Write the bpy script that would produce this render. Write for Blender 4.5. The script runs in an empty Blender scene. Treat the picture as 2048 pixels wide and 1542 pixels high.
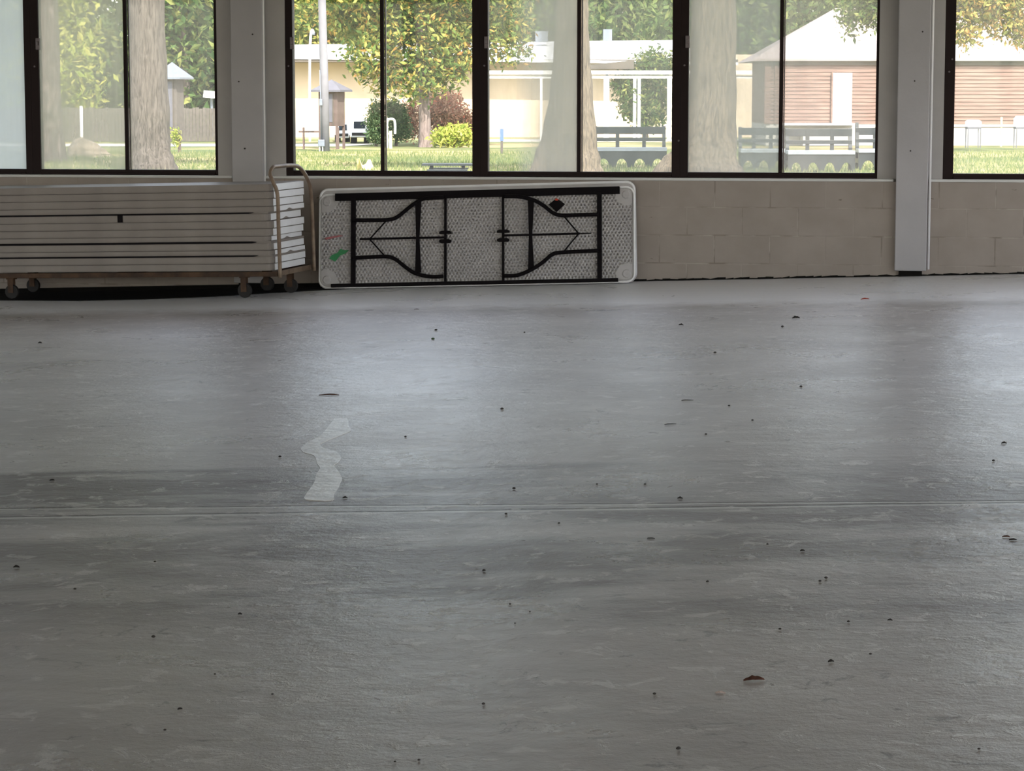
import bpy, math, random
import numpy as np
from mathutils import Vector, Matrix

# ---------------------------------------------------------------- camera
F = 5000.0; EYE = 1.45; PSI = math.radians(9); TH = math.atan((771-190)/F); D0 = 18.6
CAM = (D0*math.sin(PSI), -D0*math.cos(PSI), EYE)
scene = bpy.context.scene
col = scene.collection
cd = bpy.data.cameras.new('camera'); cam = bpy.data.objects.new('camera', cd); col.objects.link(cam)
cd.sensor_width = 36; cd.lens = 36*F/2048; cd.clip_end = 600
cam.location = CAM; cam.rotation_euler = (math.pi/2-TH, 0, PSI)
scene.camera = cam

# ---------------------------------------------------------------- light
w = bpy.data.worlds.new('sky'); scene.world = w; w.use_nodes = True
wn = w.node_tree; bgn = wn.nodes['Background']
sk = wn.nodes.new('ShaderNodeTexSky'); sk.sky_type = 'NISHITA'; sk.sun_disc = False
sk.sun_elevation = math.radians(46); sk.sun_rotation = math.radians(160); sk.air_density = 1.0; sk.dust_density = 2.0; sk.ozone_density = 1.0
skm = wn.nodes.new('ShaderNodeMix'); skm.data_type = 'RGBA'; skm.inputs[0].default_value = .80; skm.inputs[7].default_value = (1.09, .98, .93, 1)   # thin high haze whitens the sky
wn.links.new(sk.outputs[0], skm.inputs[6]); wn.links.new(skm.outputs[2], bgn.inputs[0]); bgn.inputs[1].default_value = 0.86
sl = bpy.data.lights.new('sun', 'SUN'); sl.energy = 4.6; sl.angle = math.radians(0.6); sl.color = (1, .92, .82)
so = bpy.data.objects.new('sun', sl); col.objects.link(so)
so.rotation_euler = (math.radians(44), 0, math.radians(28)); so.location = (10, -20, 30)
vs = scene.view_settings
vs.view_transform = 'Standard'; vs.look = 'None'; vs.gamma = 1; vs.exposure = 1.32; vs.use_curve_mapping = False

# ---------------------------------------------------------------- helpers
CP, SP = math.cos(PSI), math.sin(PSI)
def ray(px, py):
    u = (px-1024)/F; v = (771-py)/F
    f = math.cos(TH)+v*math.sin(TH); z = -math.sin(TH)+v*math.cos(TH)
    return (u*CP-f*SP, u*SP+f*CP, z)
def P(px, py, Y):
    d = ray(px, py); t = (Y-CAM[1])/d[1]
    return Vector((CAM[0]+t*d[0], Y, CAM[2]+t*d[2]))
FB, FS = 0.0526, 0.0308                       # the slab rises gently towards the right
def fz(x): return FB+FS*x
def PF(px, py):
    d = ray(px, py); t = (FB+FS*CAM[0]-CAM[2])/(d[2]-FS*d[0])
    return Vector((CAM[0]+t*d[0], CAM[1]+t*d[1], CAM[2]+t*d[2]))
def LV(px, py, D):                            # sideways offset and height at forward distance D
    u = (px-1024)/F; v = (771-py)/F
    h = math.cos(TH)+v*math.sin(TH); t = D/h
    return u*t, EYE+t*(-math.sin(TH)+v*math.cos(TH))
G = EYE-2.0
def GD(py): return F*2.0/(py-190)             # rough distance of a ground point

class MB:
    def __init__(s): s.v = []; s.f = []
    def add(s, vs_, fs_):
        n = len(s.v); s.v += [tuple(a) for a in vs_]; s.f += [tuple(i+n for i in f) for f in fs_]; return s
    def box(s, x0, y0, z0, x1, y1, z1):
        return s.add([(x0,y0,z0),(x1,y0,z0),(x1,y1,z0),(x0,y1,z0),(x0,y0,z1),(x1,y0,z1),(x1,y1,z1),(x0,y1,z1)],
                     [(3,2,1,0),(4,5,6,7),(0,1,5,4),(1,2,6,5),(2,3,7,6),(3,0,4,7)])
    def prism(s, pts, a, b, axis='y'):        # outline in a plane, extruded along an axis from a to b
        n = len(pts)
        def mk(p, c): return (p[0], c, p[1]) if axis == 'y' else ((p[0], p[1], c) if axis == 'z' else (c, p[0], p[1]))
        vs_ = [mk(p, a) for p in pts]+[mk(p, b) for p in pts]
        fs_ = [tuple(range(n)), tuple(range(2*n-1, n-1, -1))]+[((i+1) % n, i, i+n, (i+1) % n+n) for i in range(n)]
        return s.add(vs_, fs_)
    def tube(s, pts, r, seg=8, closed=False, flat=None):
        pts = [Vector(p) for p in pts]; n = len(pts); rs = r if hasattr(r, '__len__') else [r]*n
        vs_ = []; up = None
        for i, p in enumerate(pts):
            if closed: t = pts[(i+1) % n]-pts[i-1]
            else: t = pts[min(i+1, n-1)]-pts[max(i-1, 0)]
            t.normalize()
            if up is None:
                up = Vector((0,0,1)) if abs(t.z) < .9 else Vector((0,1,0))
            a = t.cross(up); a.normalize(); b = a.cross(t); up = b
            for k in range(seg):
                q = 2*math.pi*k/seg
                vs_.append(p+a*math.cos(q)*rs[i]+b*math.sin(q)*rs[i]*(flat or 1))
        fs_ = []
        for i in range(n if closed else n-1):
            for k in range(seg):
                A = i*seg+k; B = i*seg+(k+1) % seg; j = (i+1) % n
                fs_.append((A, B, j*seg+(k+1) % seg, j*seg+k))
        if not closed:
            fs_.append(tuple(range(seg-1, -1, -1))); fs_.append(tuple((n-1)*seg+k for k in range(seg)))
        return s.add(vs_, fs_)
    def build(s, name, m, parent=None, loc=None, smooth=False, bevel=0):
        me = bpy.data.meshes.new(name); me.from_pydata(s.v, [], s.f); me.update()
        o = bpy.data.objects.new(name, me); col.objects.link(o); me.materials.append(m)
        if smooth:
            for p in me.polygons: p.use_smooth = True
        if parent: o.parent = parent
        if loc is not None: o.location = loc
        if bevel:
            b = o.modifiers.new('bevel', 'BEVEL'); b.width = bevel; b.segments = 2; b.limit_method = 'ANGLE'
        return o
def fix_normals(o):
    import bmesh
    bm = bmesh.new(); bm.from_mesh(o.data); bmesh.ops.recalc_face_normals(bm, faces=bm.faces); bm.to_mesh(o.data); bm.free(); return o
def tag(o, label=None, cat=None, group=None, kind=None):
    if label: o['label'] = label
    if cat: o['category'] = cat
    if group: o['group'] = group
    if kind: o['kind'] = kind
    return o
def empty(name, loc=(0,0,0), rot=(0,0,0)):
    o = bpy.data.objects.new(name, None); col.objects.link(o); o.location = loc; o.rotation_euler = rot
    o.empty_display_size = .1; return o
def copy_tree(o, parent=None):
    c = o.copy(); col.objects.link(c); c.parent = parent
    for ch in list(o.children): copy_tree(ch, c)
    return c
def smooth_path(pts, n=6):                    # Catmull-Rom through the points
    pts = [Vector(p) for p in pts]; out = []
    for i in range(len(pts)-1):
        p0 = pts[max(i-1,0)]; p1 = pts[i]; p2 = pts[i+1]; p3 = pts[min(i+2, len(pts)-1)]
        for k in range(n):
            t = k/n
            out.append(.5*((2*p1)+(p2-p0)*t+(2*p0-5*p1+4*p2-p3)*t*t+(3*p1-p0-3*p2+p3)*t**3))
    out.append(pts[-1]); return out
def rrect(x0, z0, x1, z1, r, n=5):
    out = []
    for cx, cz, a in ((x1-r, z0+r, -90), (x1-r, z1-r, 0), (x0+r, z1-r, 90), (x0+r, z0+r, 180)):
        for k in range(n+1):
            q = math.radians(a+90*k/n); out.append((cx+r*math.cos(q), cz+r*math.sin(q)))
    return out

# ---------------------------------------------------------------- materials
def nodes(name):
    m = bpy.data.materials.new(name); m.use_nodes = True
    nt = m.node_tree; return m, nt, nt.nodes['Principled BSDF'], nt.nodes['Material Output']
def N(nt, t, **k):
    n = nt.nodes.new(t)
    for a, b in k.items(): setattr(n, a, b)
    return n
def noise(nt, scale, detail=4, vec=None, rough=.55, dist=0, sc=None):
    n = N(nt, 'ShaderNodeTexNoise'); n.inputs['Scale'].default_value = scale; n.inputs['Detail'].default_value = detail
    n.inputs['Roughness'].default_value = rough; n.inputs['Distortion'].default_value = dist
    if vec is not None:
        if sc:
            mp = N(nt, 'ShaderNodeMapping'); mp.inputs['Scale'].default_value = sc; nt.links.new(vec, mp.inputs['Vector']); vec = mp.outputs[0]
        nt.links.new(vec, n.inputs['Vector'])
    return n.outputs['Fac']
def ramp(nt, fac, stops, interp='LINEAR'):
    r = N(nt, 'ShaderNodeValToRGB'); r.color_ramp.interpolation = interp
    e = r.color_ramp.elements
    while len(e) < len(stops): e.new(.5)
    for i, (p, c) in enumerate(stops):
        e[i].position = p; e[i].color = (c[0], c[1], c[2], 1) if hasattr(c, '__len__') else (c, c, c, 1)
    nt.links.new(fac, r.inputs[0]); return r.outputs[0]
def mixc(nt, fac, a, b, mode='MIX'):
    n = N(nt, 'ShaderNodeMix', data_type='RGBA', blend_type=mode)
    for s_, v in ((n.inputs[0], fac), (n.inputs[6], a), (n.inputs[7], b)):
        if hasattr(v, 'is_output'): nt.links.new(v, s_)
        elif hasattr(v, '__len__'): s_.default_value = (v[0], v[1], v[2], 1)
        else: s_.default_value = v
    return n.outputs[2]
def math_(nt, op, a, b=None, clamp=False):
    n = N(nt, 'ShaderNodeMath', operation=op); n.use_clamp = clamp
    for i, v in enumerate((a, b)):
        if v is None: continue
        if hasattr(v, 'is_output'): nt.links.new(v, n.inputs[i])
        else: n.inputs[i].default_value = v
    return n.outputs[0]
def bump(nt, bs, h, strength=.3, dist=.01):
    b = N(nt, 'ShaderNodeBump'); b.inputs['Strength'].default_value = strength; b.inputs['Distance'].default_value = dist
    nt.links.new(h, b.inputs['Height']); nt.links.new(b.outputs[0], bs.inputs['Normal'])
def mat(name, c, rough=.6, metal=0, var=.15, scale=6, bmp=0, bscale=40, c2=None, spec=.5):
    m, nt, bs, _ = nodes(name)
    tc = N(nt, 'ShaderNodeTexCoord').outputs['Object']
    f = noise(nt, scale, 5, tc)
    d = c2 or tuple(x*(1-var*2) for x in c)
    colr = ramp(nt, f, [(.3, d), (.65, c)])
    nt.links.new(colr, bs.inputs['Base Color']); bs.inputs['Roughness'].default_value = rough; bs.inputs['Metallic'].default_value = metal
    bs.inputs['Specular IOR Level'].default_value = spec
    if bmp: bump(nt, bs, noise(nt, bscale, 4, tc), bmp, .01)
    return m

def floor_mat():
    m, nt, bs, _ = nodes('painted_concrete')
    tc = N(nt, 'ShaderNodeTexCoord').outputs['Object']
    sep = N(nt, 'ShaderNodeSeparateXYZ'); nt.links.new(tc, sep.inputs[0]); X, Y = sep.outputs[0], sep.outputs[1]
    base = ramp(nt, noise(nt, .55, 6, tc, .6, .6), [(.3, (.33,.288,.27)), (.5, (.40,.355,.333)), (.7, (.48,.447,.42))])
    # worn darker traffic patches
    st = ramp(nt, noise(nt, 1.1, 8, tc, .68, 1.2, sc=(.55, 1, 1)), [(.40, 0), (.56, 1)])
    base = mixc(nt, math_(nt, 'MULTIPLY', st, .35), base, (.22, .20, .19))
    # strip by the wall: paler
    wob = math_(nt, 'MULTIPLY', math_(nt, 'SUBTRACT', noise(nt, 1.3, 4, tc), .5), .8)
    yy = math_(nt, 'ADD', Y, wob)
    return m, nt, bs, tc, X, Y, st, base

def make_floor_mat():
    m, nt, bs, tc, X, Y, st_, base = floor_mat()
    def band(v, lo, hi, soft):
        a = math_(nt, 'SUBTRACT', v, lo); a = math_(nt, 'DIVIDE', a, soft, True)
        b = math_(nt, 'SUBTRACT', hi, v); b = math_(nt, 'DIVIDE', b, soft, True)
        return math_(nt, 'MULTIPLY', a, b)
    # paler bluish strip along the wall and its mossy edge
    p1, p2 = PF(0, 636), PF(2048, 610)
    k1 = (p2.y-p1.y)/(p2.x-p1.x)
    def lined(px0, py0, px1, py1):
        a, b = PF(px0, py0), PF(px1, py1); k = (b.y-a.y)/(b.x-a.x)
        return math_(nt, 'SUBTRACT', Y, math_(nt, 'ADD', math_(nt, 'MULTIPLY', X, k), a.y-k*a.x))
    l1 = lined(0, 636, 2048, 610)
    n1 = math_(nt, 'MULTIPLY', math_(nt, 'SUBTRACT', noise(nt, 6, 6, tc, .6), .5), .09)
    l1n = math_(nt, 'ADD', l1, n1)
    pale = band(math_(nt, 'ADD', l1, math_(nt, 'MULTIPLY', n1, 6)), .10, 30, .5)
    base = mixc(nt, math_(nt, 'MULTIPLY', pale, .9), base, (.80, .80, .83))
    moss = math_(nt, 'MULTIPLY', band(l1n, -.25, .45, .3), ramp(nt, noise(nt, 1.6, 5, tc), [(.42, 0), (.62, 1)]))
    base = mixc(nt, math_(nt, 'MULTIPLY', moss, .5), base, (.17, .165, .12))
    crack1 = band(math_(nt, 'ADD', l1, math_(nt, 'MULTIPLY', n1, .6)), -.012, .012, .01)
    brk = ramp(nt, noise(nt, 2.2, 5, tc), [(.44, .1), (.56, 1)])
    crack1 = math_(nt, 'MULTIPLY', crack1, brk)
    clean = math_(nt, 'SUBTRACT', 1.0, pale)
    # the double seam nearer the camera
    la = lined(0, 1017, 2048, 1001); lb = lined(0, 1034, 1400, 1014)
    n2 = math_(nt, 'MULTIPLY', math_(nt, 'SUBTRACT', noise(nt, 5, 7, tc, .65), .5), .05)
    la = math_(nt, 'ADD', la, n2); lb = math_(nt, 'ADD', lb, n2)
    s1 = band(la, -.010, .010, .005); s2 = band(lb, -.012, .012, .005)
    h1 = band(la, -.034, -.010, .006); h2 = band(lb, -.042, -.012, .006)  # pale highlight painted along the near edge of each seam
    seam = math_(nt, 'MAXIMUM', s1, s2); hi = math_(nt, 'MAXIMUM', h1, h2)
    dark = math_(nt, 'MULTIPLY', band(math_(nt, 'ADD', la, math_(nt, 'MULTIPLY', n2, 8)), -2.1, .95, .5), ramp(nt, noise(nt, 1.1, 6, tc, .6, .6, sc=(.5,1.4,1)), [(.41, 0), (.55, 1)]))
    base = mixc(nt, math_(nt, 'MULTIPLY', dark, .8), base, (.135, .108, .10))
    # brown stained stretch behind the seam, fading to the right
    wav = math_(nt, 'MULTIPLY', math_(nt, 'SUBTRACT', noise(nt, 1.6, 7, tc, .6, sc=(.6, 1, 1)), .5), .9)
    lc = lined(0, 945, 2048, 905)
    st2 = math_(nt, 'MULTIPLY', band(math_(nt, 'ADD', la, wav), -.5, 50, .5), band(math_(nt, 'ADD', math_(nt, 'MULTIPLY', lc, -1), math_(nt, 'MULTIPLY', wav, .5)), 0, 50, .09))
    st2 = math_(nt, 'MULTIPLY', st2, ramp(nt, noise(nt, 3.0, 8, tc, .68, .4, sc=(.30, 1.8, 1)), [(.42, .35), (.52, 1)]))
    fx = N(nt, 'ShaderNodeMapRange'); fx.inputs['From Min'].default_value = PF(750, 960).x; fx.inputs['From Max'].default_value = PF(1500, 960).x; fx.inputs['To Min'].default_value = 1; fx.inputs['To Max'].default_value = .35
    nt.links.new(X, fx.inputs['Value']); st2 = math_(nt, 'MULTIPLY', st2, fx.outputs[0])
    base = mixc(nt, math_(nt, 'MULTIPLY', st2, .95), base, (.11, .082, .075)); dark = math_(nt, 'MAXIMUM', dark, st2)
    base = mixc(nt, math_(nt, 'MULTIPLY', hi, .7), base, (.60, .58, .54))
    base = mixc(nt, math_(nt, 'MULTIPLY', math_(nt, 'MAXIMUM', seam, crack1), .85), base, (.06, .05, .045))
    # paint chips and scuffs
    chips = ramp(nt, noise(nt, 9, 6, tc, .7, .5), [(.555, 0), (.62, 1)])
    chips = math_(nt, 'MULTIPLY', chips, clean)
    base = mixc(nt, math_(nt, 'MULTIPLY', chips, .42), base, (.66, .62, .585))
    scuff = ramp(nt, noise(nt, 7, 7, tc, .75, 1.0), [(.35, 1), (.41, 0)])
    scuff = math_(nt, 'MULTIPLY', scuff, clean)
    base = mixc(nt, math_(nt, 'MULTIPLY', scuff, .5), base, (.10, .09, .085))
    nt.links.new(base, bs.inputs['Base Color'])
    # gloss: worn paint, streaky
    rg = noise(nt, 1.4, 7, tc, .65, .6)
    r = ramp(nt, rg, [(.38, .27), (.62, .34)])
    r2 = mixc(nt, chips, r, (.30, .30, .30))
    nt.links.new(r2, bs.inputs['Roughness'])
    dirt = math_(nt, 'MAXIMUM', dark, math_(nt, 'MAXIMUM', seam, math_(nt, 'MAXIMUM', scuff, math_(nt, 'MULTIPLY', st_, .45))))
    nt.links.new(math_(nt, 'SUBTRACT', .5, math_(nt, 'MULTIPLY', dirt, .34)), bs.inputs['Specular IOR Level'])
    hgt = math_(nt, 'ADD', noise(nt, 11, 7, tc, .66), math_(nt, 'MULTIPLY', chips, .12))
    hgt = math_(nt, 'SUBTRACT', hgt, math_(nt, 'MULTIPLY', seam, .6))
    bs.inputs['Specular Tint'].default_value = (1, .94, .90, 1)
    bump(nt, bs, hgt, .75, .009)
    return m

def block_mat():
    m, nt, bs, _ = nodes('painted_block')
    tc = N(nt, 'ShaderNodeTexCoord').outputs['Object']
    sep = N(nt, 'ShaderNodeSeparateXYZ'); nt.links.new(tc, sep.inputs[0])
    comb = N(nt, 'ShaderNodeCombineXYZ'); nt.links.new(math_(nt, 'ADD', sep.outputs[0], 10.24), comb.inputs[0]); nt.links.new(math_(nt, 'ADD', sep.outputs[2], 10-.528+.2055*0), comb.inputs[1])
    br = N(nt, 'ShaderNodeTexBrick'); nt.links.new(comb.outputs[0], br.inputs['Vector'])
    br.inputs['Scale'].default_value = 1; br.inputs['Brick Width'].default_value = .405; br.inputs['Row Height'].default_value = .2062
    br.inputs['Mortar Size'].default_value = .006; br.inputs['Mortar Smooth'].default_value = .4; br.offset = .5
    br.inputs['Color1'].default_value = (.31,.278,.25,1); br.inputs['Color2'].default_value = (.325,.292,.262,1); br.inputs['Mortar'].default_value = (.36,.33,.30,1)
    # joints filled with paint in places
    keep = ramp(nt, noise(nt, 2.3, 3, tc), [(.42, .25), (.58, 1)])
    mort = math_(nt, 'MULTIPLY', br.outputs['Fac'], keep)
    c = mixc(nt, math_(nt, 'MULTIPLY', mort, .6), (.315,.280,.255), ramp(nt, noise(nt, 5, 3, tc), [(.42, (.17,.145,.125)), (.55, (.42,.385,.35))]))
    stain = ramp(nt, noise(nt, 3, 5, tc), [(.35, (.88,.86,.84)), (.7, (1.05,1.04,1.03))])
    c = mixc(nt, 1.0, c, stain, 'MULTIPLY')
    chip = ramp(nt, noise(nt, 16, 5, tc, .6, .3, sc=(.5,1,1.4)), [(.69, 0), (.72, 1)])
    c = mixc(nt, math_(nt, 'MULTIPLY', chip, .8), c, (.10,.08,.07))
    nt.links.new(c, bs.inputs['Base Color']); bs.inputs['Roughness'].default_value = .55
    h = math_(nt, 'SUBTRACT', math_(nt, 'MULTIPLY', noise(nt, 30, 4, tc), .15), mort)
    bump(nt, bs, h, .5, .004)
    return m

def pane_mat(name, amount, var, tint=(.58,.58,.54), streak=True, grad=None, seed=0.0, scale=2.0):
    """clear glass under a film of dust and mineral streaks; amount = how much film"""
    m, nt, bs, out = nodes(name)
    nt.nodes.remove(bs)
    tco = N(nt, 'ShaderNodeTexCoord'); tc = tco.outputs['Object']
    mp = N(nt, 'ShaderNodeMapping'); mp.inputs['Location'].default_value = (seed, seed*.7, seed*1.3); nt.links.new(tc, mp.inputs[0]); v = mp.outputs[0]
    a = noise(nt, scale, 4, v, .5, .8, sc=(1.6, 1, .8))
    if streak:
        b = noise(nt, 9, 3, v, .5, .3, sc=(1.5, 1, .10))
        a = math_(nt, 'ADD', math_(nt, 'MULTIPLY', a, .6), math_(nt, 'MULTIPLY', b, .4))
    f = math_(nt, 'ADD', math_(nt, 'MULTIPLY', math_(nt, 'SUBTRACT', a, .5), var*4), amount)
    if grad:                                  # film thicker towards one side: (from, to, extra)
        sep = N(nt, 'ShaderNodeSeparateXYZ'); nt.links.new(tco.outputs['Generated'], sep.inputs[0])
        mr = N(nt, 'ShaderNodeMapRange'); mr.interpolation_type = 'SMOOTHSTEP'
        mr.inputs['From Min'].default_value = grad[0]; mr.inputs['From Max'].default_value = grad[1]; mr.inputs['To Max'].default_value = grad[2]
        nt.links.new(sep.outputs[0], mr.inputs['Value']); f = math_(nt, 'ADD', f, mr.outputs[0])
    n = N(nt, 'ShaderNodeClamp'); nt.links.new(f, n.inputs[0]); n.inputs[1].default_value = 0.0; n.inputs[2].default_value = .97; f = n.outputs[0]
    tr = N(nt, 'ShaderNodeBsdfTransparent'); tr.inputs[0].default_value = (.97,.985,.975,1)
    gl = N(nt, 'ShaderNodeBsdfGlossy'); gl.inputs['Roughness'].default_value = .02
    fr = N(nt, 'ShaderNodeFresnel'); fr.inputs[0].default_value = 1.35
    cl = N(nt, 'ShaderNodeMixShader'); nt.links.new(math_(nt, 'MULTIPLY', fr.outputs[0], .6), cl.inputs[0]); nt.links.new(tr.outputs[0], cl.inputs[1]); nt.links.new(gl.outputs[0], cl.inputs[2])
    tl = N(nt, 'ShaderNodeBsdfTranslucent'); tl.inputs[0].default_value = (*tint, 1)
    df = N(nt, 'ShaderNodeBsdfDiffuse'); df.inputs[0].default_value = (*tint, 1)
    film = N(nt, 'ShaderNodeMixShader'); film.inputs[0].default_value = .25; nt.links.new(tl.outputs[0], film.inputs[1]); nt.links.new(df.outputs[0], film.inputs[2])
    mx = N(nt, 'ShaderNodeMixShader'); nt.links.new(f, mx.inputs[0]); nt.links.new(cl.outputs[0], mx.inputs[1]); nt.links.new(film.outputs[0], mx.inputs[2])
    nt.links.new(mx.outputs[0], out.inputs[0])
    return m

def leaf_mat(name, stops, trans=.35):
    m, nt, bs, out = nodes(name); nt.nodes.remove(bs)
    g = N(nt, 'ShaderNodeNewGeometry'); c = ramp(nt, g.outputs['Random Per Island'], stops)
    df = N(nt, 'ShaderNodeBsdfDiffuse'); tl = N(nt, 'ShaderNodeBsdfTranslucent')
    nt.links.new(c, df.inputs[0]); nt.links.new(c, tl.inputs[0])
    mx = N(nt, 'ShaderNodeMixShader'); mx.inputs[0].default_value = trans
    nt.links.new(df.outputs[0], mx.inputs[1]); nt.links.new(tl.outputs[0], mx.inputs[2]); nt.links.new(mx.outputs[0], out.inputs[0])
    return m

def bark_mat(name, c, c2, scale=1.0):
    m, nt, bs, _ = nodes(name)
    tc = N(nt, 'ShaderNodeTexCoord').outputs['Object']
    f = noise(nt, 5*scale, 8, tc, .65, 1.0, sc=(2.2, 2.2, .35))
    nt.links.new(ramp(nt, f, [(.36, c2), (.56, c)]), bs.inputs['Base Color']); bs.inputs['Roughness'].default_value = .9
    bump(nt, bs, f, 1.0, .06); return m

def siding_mat():
    m, nt, bs, _ = nodes('lap_siding')
    tc = N(nt, 'ShaderNodeTexCoord').outputs['Object']
    f = noise(nt, 3, 6, tc, .6, .2, sc=(.3, 1, 6))
    nt.links.new(ramp(nt, f, [(.35, (.12,.066,.052)), (.65, (.235,.145,.115))]), bs.inputs['Base Color']); bs.inputs['Roughness'].default_value = .7
    return m

def grass_mat():
    m, nt, bs, _ = nodes('lawn')
    tc = N(nt, 'ShaderNodeTexCoord').outputs['Object']
    f = noise(nt, .12, 6, tc, .6, .5); g = noise(nt, 3, 6, tc, .7)
    c = ramp(nt, f, [(.40, (.11,.14,.06)), (.5, (.16,.17,.075)), (.60, (.34,.28,.15))])
    c = mixc(nt, 1.0, c, ramp(nt, g, [(.3, .7), (.7, 1.25)]), 'MULTIPLY')
    nt.links.new(c, bs.inputs['Base Color']); bs.inputs['Roughness'].default_value = .9; bs.inputs['Specular IOR Level'].default_value = .1
    bump(nt, bs, g, .6, .05); return m

M = dict(
    floor=make_floor_mat(), block=block_mat(),
    jamb=mat('jamb_paint', (.42,.41,.405), .6, var=.06, scale=3, bmp=.1),
    column=mat('column_paint', (.40,.395,.41), .5, var=.05, scale=2.5, bmp=.15, bscale=25),
    conduit=mat('conduit_paint', (.90,.90,.91), .4, var=.05),
    sill=mat('sill_paint', (.62,.63,.63), .35, var=.05, scale=4),
    bronze=mat('bronze_aluminium', (.016,.0085,.009), .55, .0, var=.1, spec=.18),
    latch=mat('latch_metal', (.10,.09,.10), .3, .8, var=.1),
    ceil=mat('ceiling_paint', (.6,.6,.58), .8, var=.03),
    black=mat('black_steel', (.006,.0045,.006), .65, .0, var=.1, spec=.1),
    near_black=mat('black_strip', (.006,.0055,.005), .8, var=.2, scale=14, spec=.15),  # plain black for the floor strip, wall joint and column feet
    plastic=mat('white_plastic', (.47,.46,.465), .5, var=.08, scale=5),
    plastic_w=mat('bright_white_plastic', (.86,.87,.89), .42, var=.04, scale=5),
    stack=mat('beige_plastic', (.27,.242,.222), .5, var=.14, scale=4, c2=(.215,.19,.175)),
    rust=mat('rusty_steel', (.10,.055,.030), .7, .3, var=.3, scale=9, c2=(.03,.018,.013), bmp=.3),
    tan=mat('worn_tan_steel', (.24,.18,.125), .5, .2, var=.3, scale=12, c2=(.12,.075,.05), bmp=.2),
    rubber=mat('black_rubber', (.012,.011,.011), .7, var=.1),
    green=mat('green_tape', (.03,.26,.09), .5, var=.1),
    redm=mat('red_marker', (.36,.12,.13), .6, var=.1),
    redt=mat('red_corner', (.50,.05,.02), .5, var=.1),
    patch=mat('patching_compound', (.72,.69,.66), .36, var=.14, scale=14, bmp=.5, bscale=16),
    leafb=mat('dry_leaf_brown', (.16,.06,.035), .6, var=.3, scale=60),
    leafd=mat('dark_litter', (.045,.038,.033), .7, var=.3, scale=60),
    leafp=mat('pale_chip', (.62,.50,.45), .6, var=.1, scale=60),
    leafg=mat('green_litter', (.06,.11,.05), .6, var=.1, scale=60),
    grass=grass_mat(),
    gravel=mat('gravel', (.62,.58,.50), .9, var=.12, scale=8, bmp=.5, bscale=12),
    roofw=mat('white_metal_roof', (.82,.82,.84), .45, var=.03),
    beige=mat('beige_blockwork', (.62,.50,.36), .8, var=.05, scale=2),
    dark=mat('dark_soffit', (.10,.085,.07), .8, var=.1),
    white=mat('white_trim', (.85,.85,.85), .5, var=.02),
    siding=siding_mat(),
    roofp=mat('pale_shingles', (.34,.285,.275), .8, var=.06, scale=3),
    concrete=mat('pale_concrete', (.48,.46,.43), .85, var=.06, scale=2),
    wood=mat('weathered_wood', (.115,.10,.088), .85, var=.15, scale=7, bmp=.4),
    hutwood=mat('brown_hut_wood', (.12,.085,.075), .8, var=.12, scale=6),
    huttop=mat('grey_hut_roof', (.12,.12,.145), .7, var=.1, scale=6),
    pole=mat('grey_pole_wood', (.20,.20,.225), .8, var=.1, scale=5, bmp=.3),
    steel=mat('galvanised_steel', (.22,.25,.30), .4, .4, var=.08),
    seatp=mat('seat_boards_sky_sheen', (.30,.34,.38), .3, var=.08, scale=5),  # bluish paleness is reflected sky put into the colour
    bench=mat('dark_bench_wood', (.03,.037,.042), .38, var=.2, scale=5),
    car=mat('white_car_paint', (.75,.77,.82), .2, var=.02), glassd=mat('car_glass', (.02,.03,.05), .1, var=.05),
    yellow=mat('pale_yellow_sheet', (.72,.68,.36), .7, var=.08, scale=9),
    bark=bark_mat('grey_bark', (.135,.115,.098), (.045,.037,.03), 1.7),
    barkp=bark_mat('pinkish_bark', (.25,.195,.18), (.12,.09,.08)),
    barko=bark_mat('ochre_bark', (.22,.17,.12), (.075,.055,.04), 1.5),
    stem=bark_mat('dark_bark', (.16,.13,.11), (.07,.055,.045), 3),
    stump=mat('stump_wood', (.25,.20,.15), .9, var=.2, scale=5, bmp=.6),
)
LG = leaf_mat('leaf_green', [(0, (.035,.075,.025)), (.4, (.075,.13,.04)), (.75, (.15,.20,.065)), (1, (.30,.31,.10))])
LY = leaf_mat('leaf_autumn', [(0, (.05,.10,.03)), (.45, (.13,.19,.05)), (.75, (.34,.35,.10)), (.92, (.52,.40,.10)), (1, (.48,.24,.08))])
LT = leaf_mat('leaf_turning', [(0, (.10,.12,.04)), (.35, (.22,.24,.07)), (.7, (.48,.38,.12)), (1, (.60,.34,.12))])
LD = leaf_mat('leaf_woodland', [(0, (.035,.075,.022)), (.5, (.08,.135,.04)), (.85, (.17,.22,.07)), (1, (.30,.32,.12))])  # woodland leaf greens, varied at random per leaf
LR = leaf_mat('leaf_russet', [(0, (.22,.13,.08)), (.5, (.40,.23,.16)), (.85, (.52,.34,.24)), (1, (.55,.16,.10))])
LB = leaf_mat('leaf_bluegreen', [(0, (.06,.11,.06)), (.6, (.13,.20,.10)), (1, (.22,.29,.14))])
LF = leaf_mat('leaf_fern', [(0, (.22,.30,.05)), (.6, (.42,.46,.10)), (1, (.60,.55,.16))])

# ---------------------------------------------------------------- room shell
SILL = .845; TOP = 3.2; HC = 3.9
XL, XR, YB = -16.0, 9.0, -34.0
def struct(o): o['kind'] = 'structure'; return o
f = MB()
xs = np.linspace(XL-.2, XR+.2, 12); ys = np.linspace(YB, .02, 12)
f.add([(x, y, fz(x)) for y in ys for x in xs]+[(x, y, -.62) for y in (YB, .02) for x in (XL-.2, XR+.2)],
      [(j*12+i, j*12+i+1, (j+1)*12+i+1, (j+1)*12+i) for j in range(11) for i in range(11)])
struct(f.build('floor', M['floor']))
struct(MB().box(XL-1.5, YB-1, HC, XR+1.5, 1.7, HC+.25).build('ceiling', M['ceil']))
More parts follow.
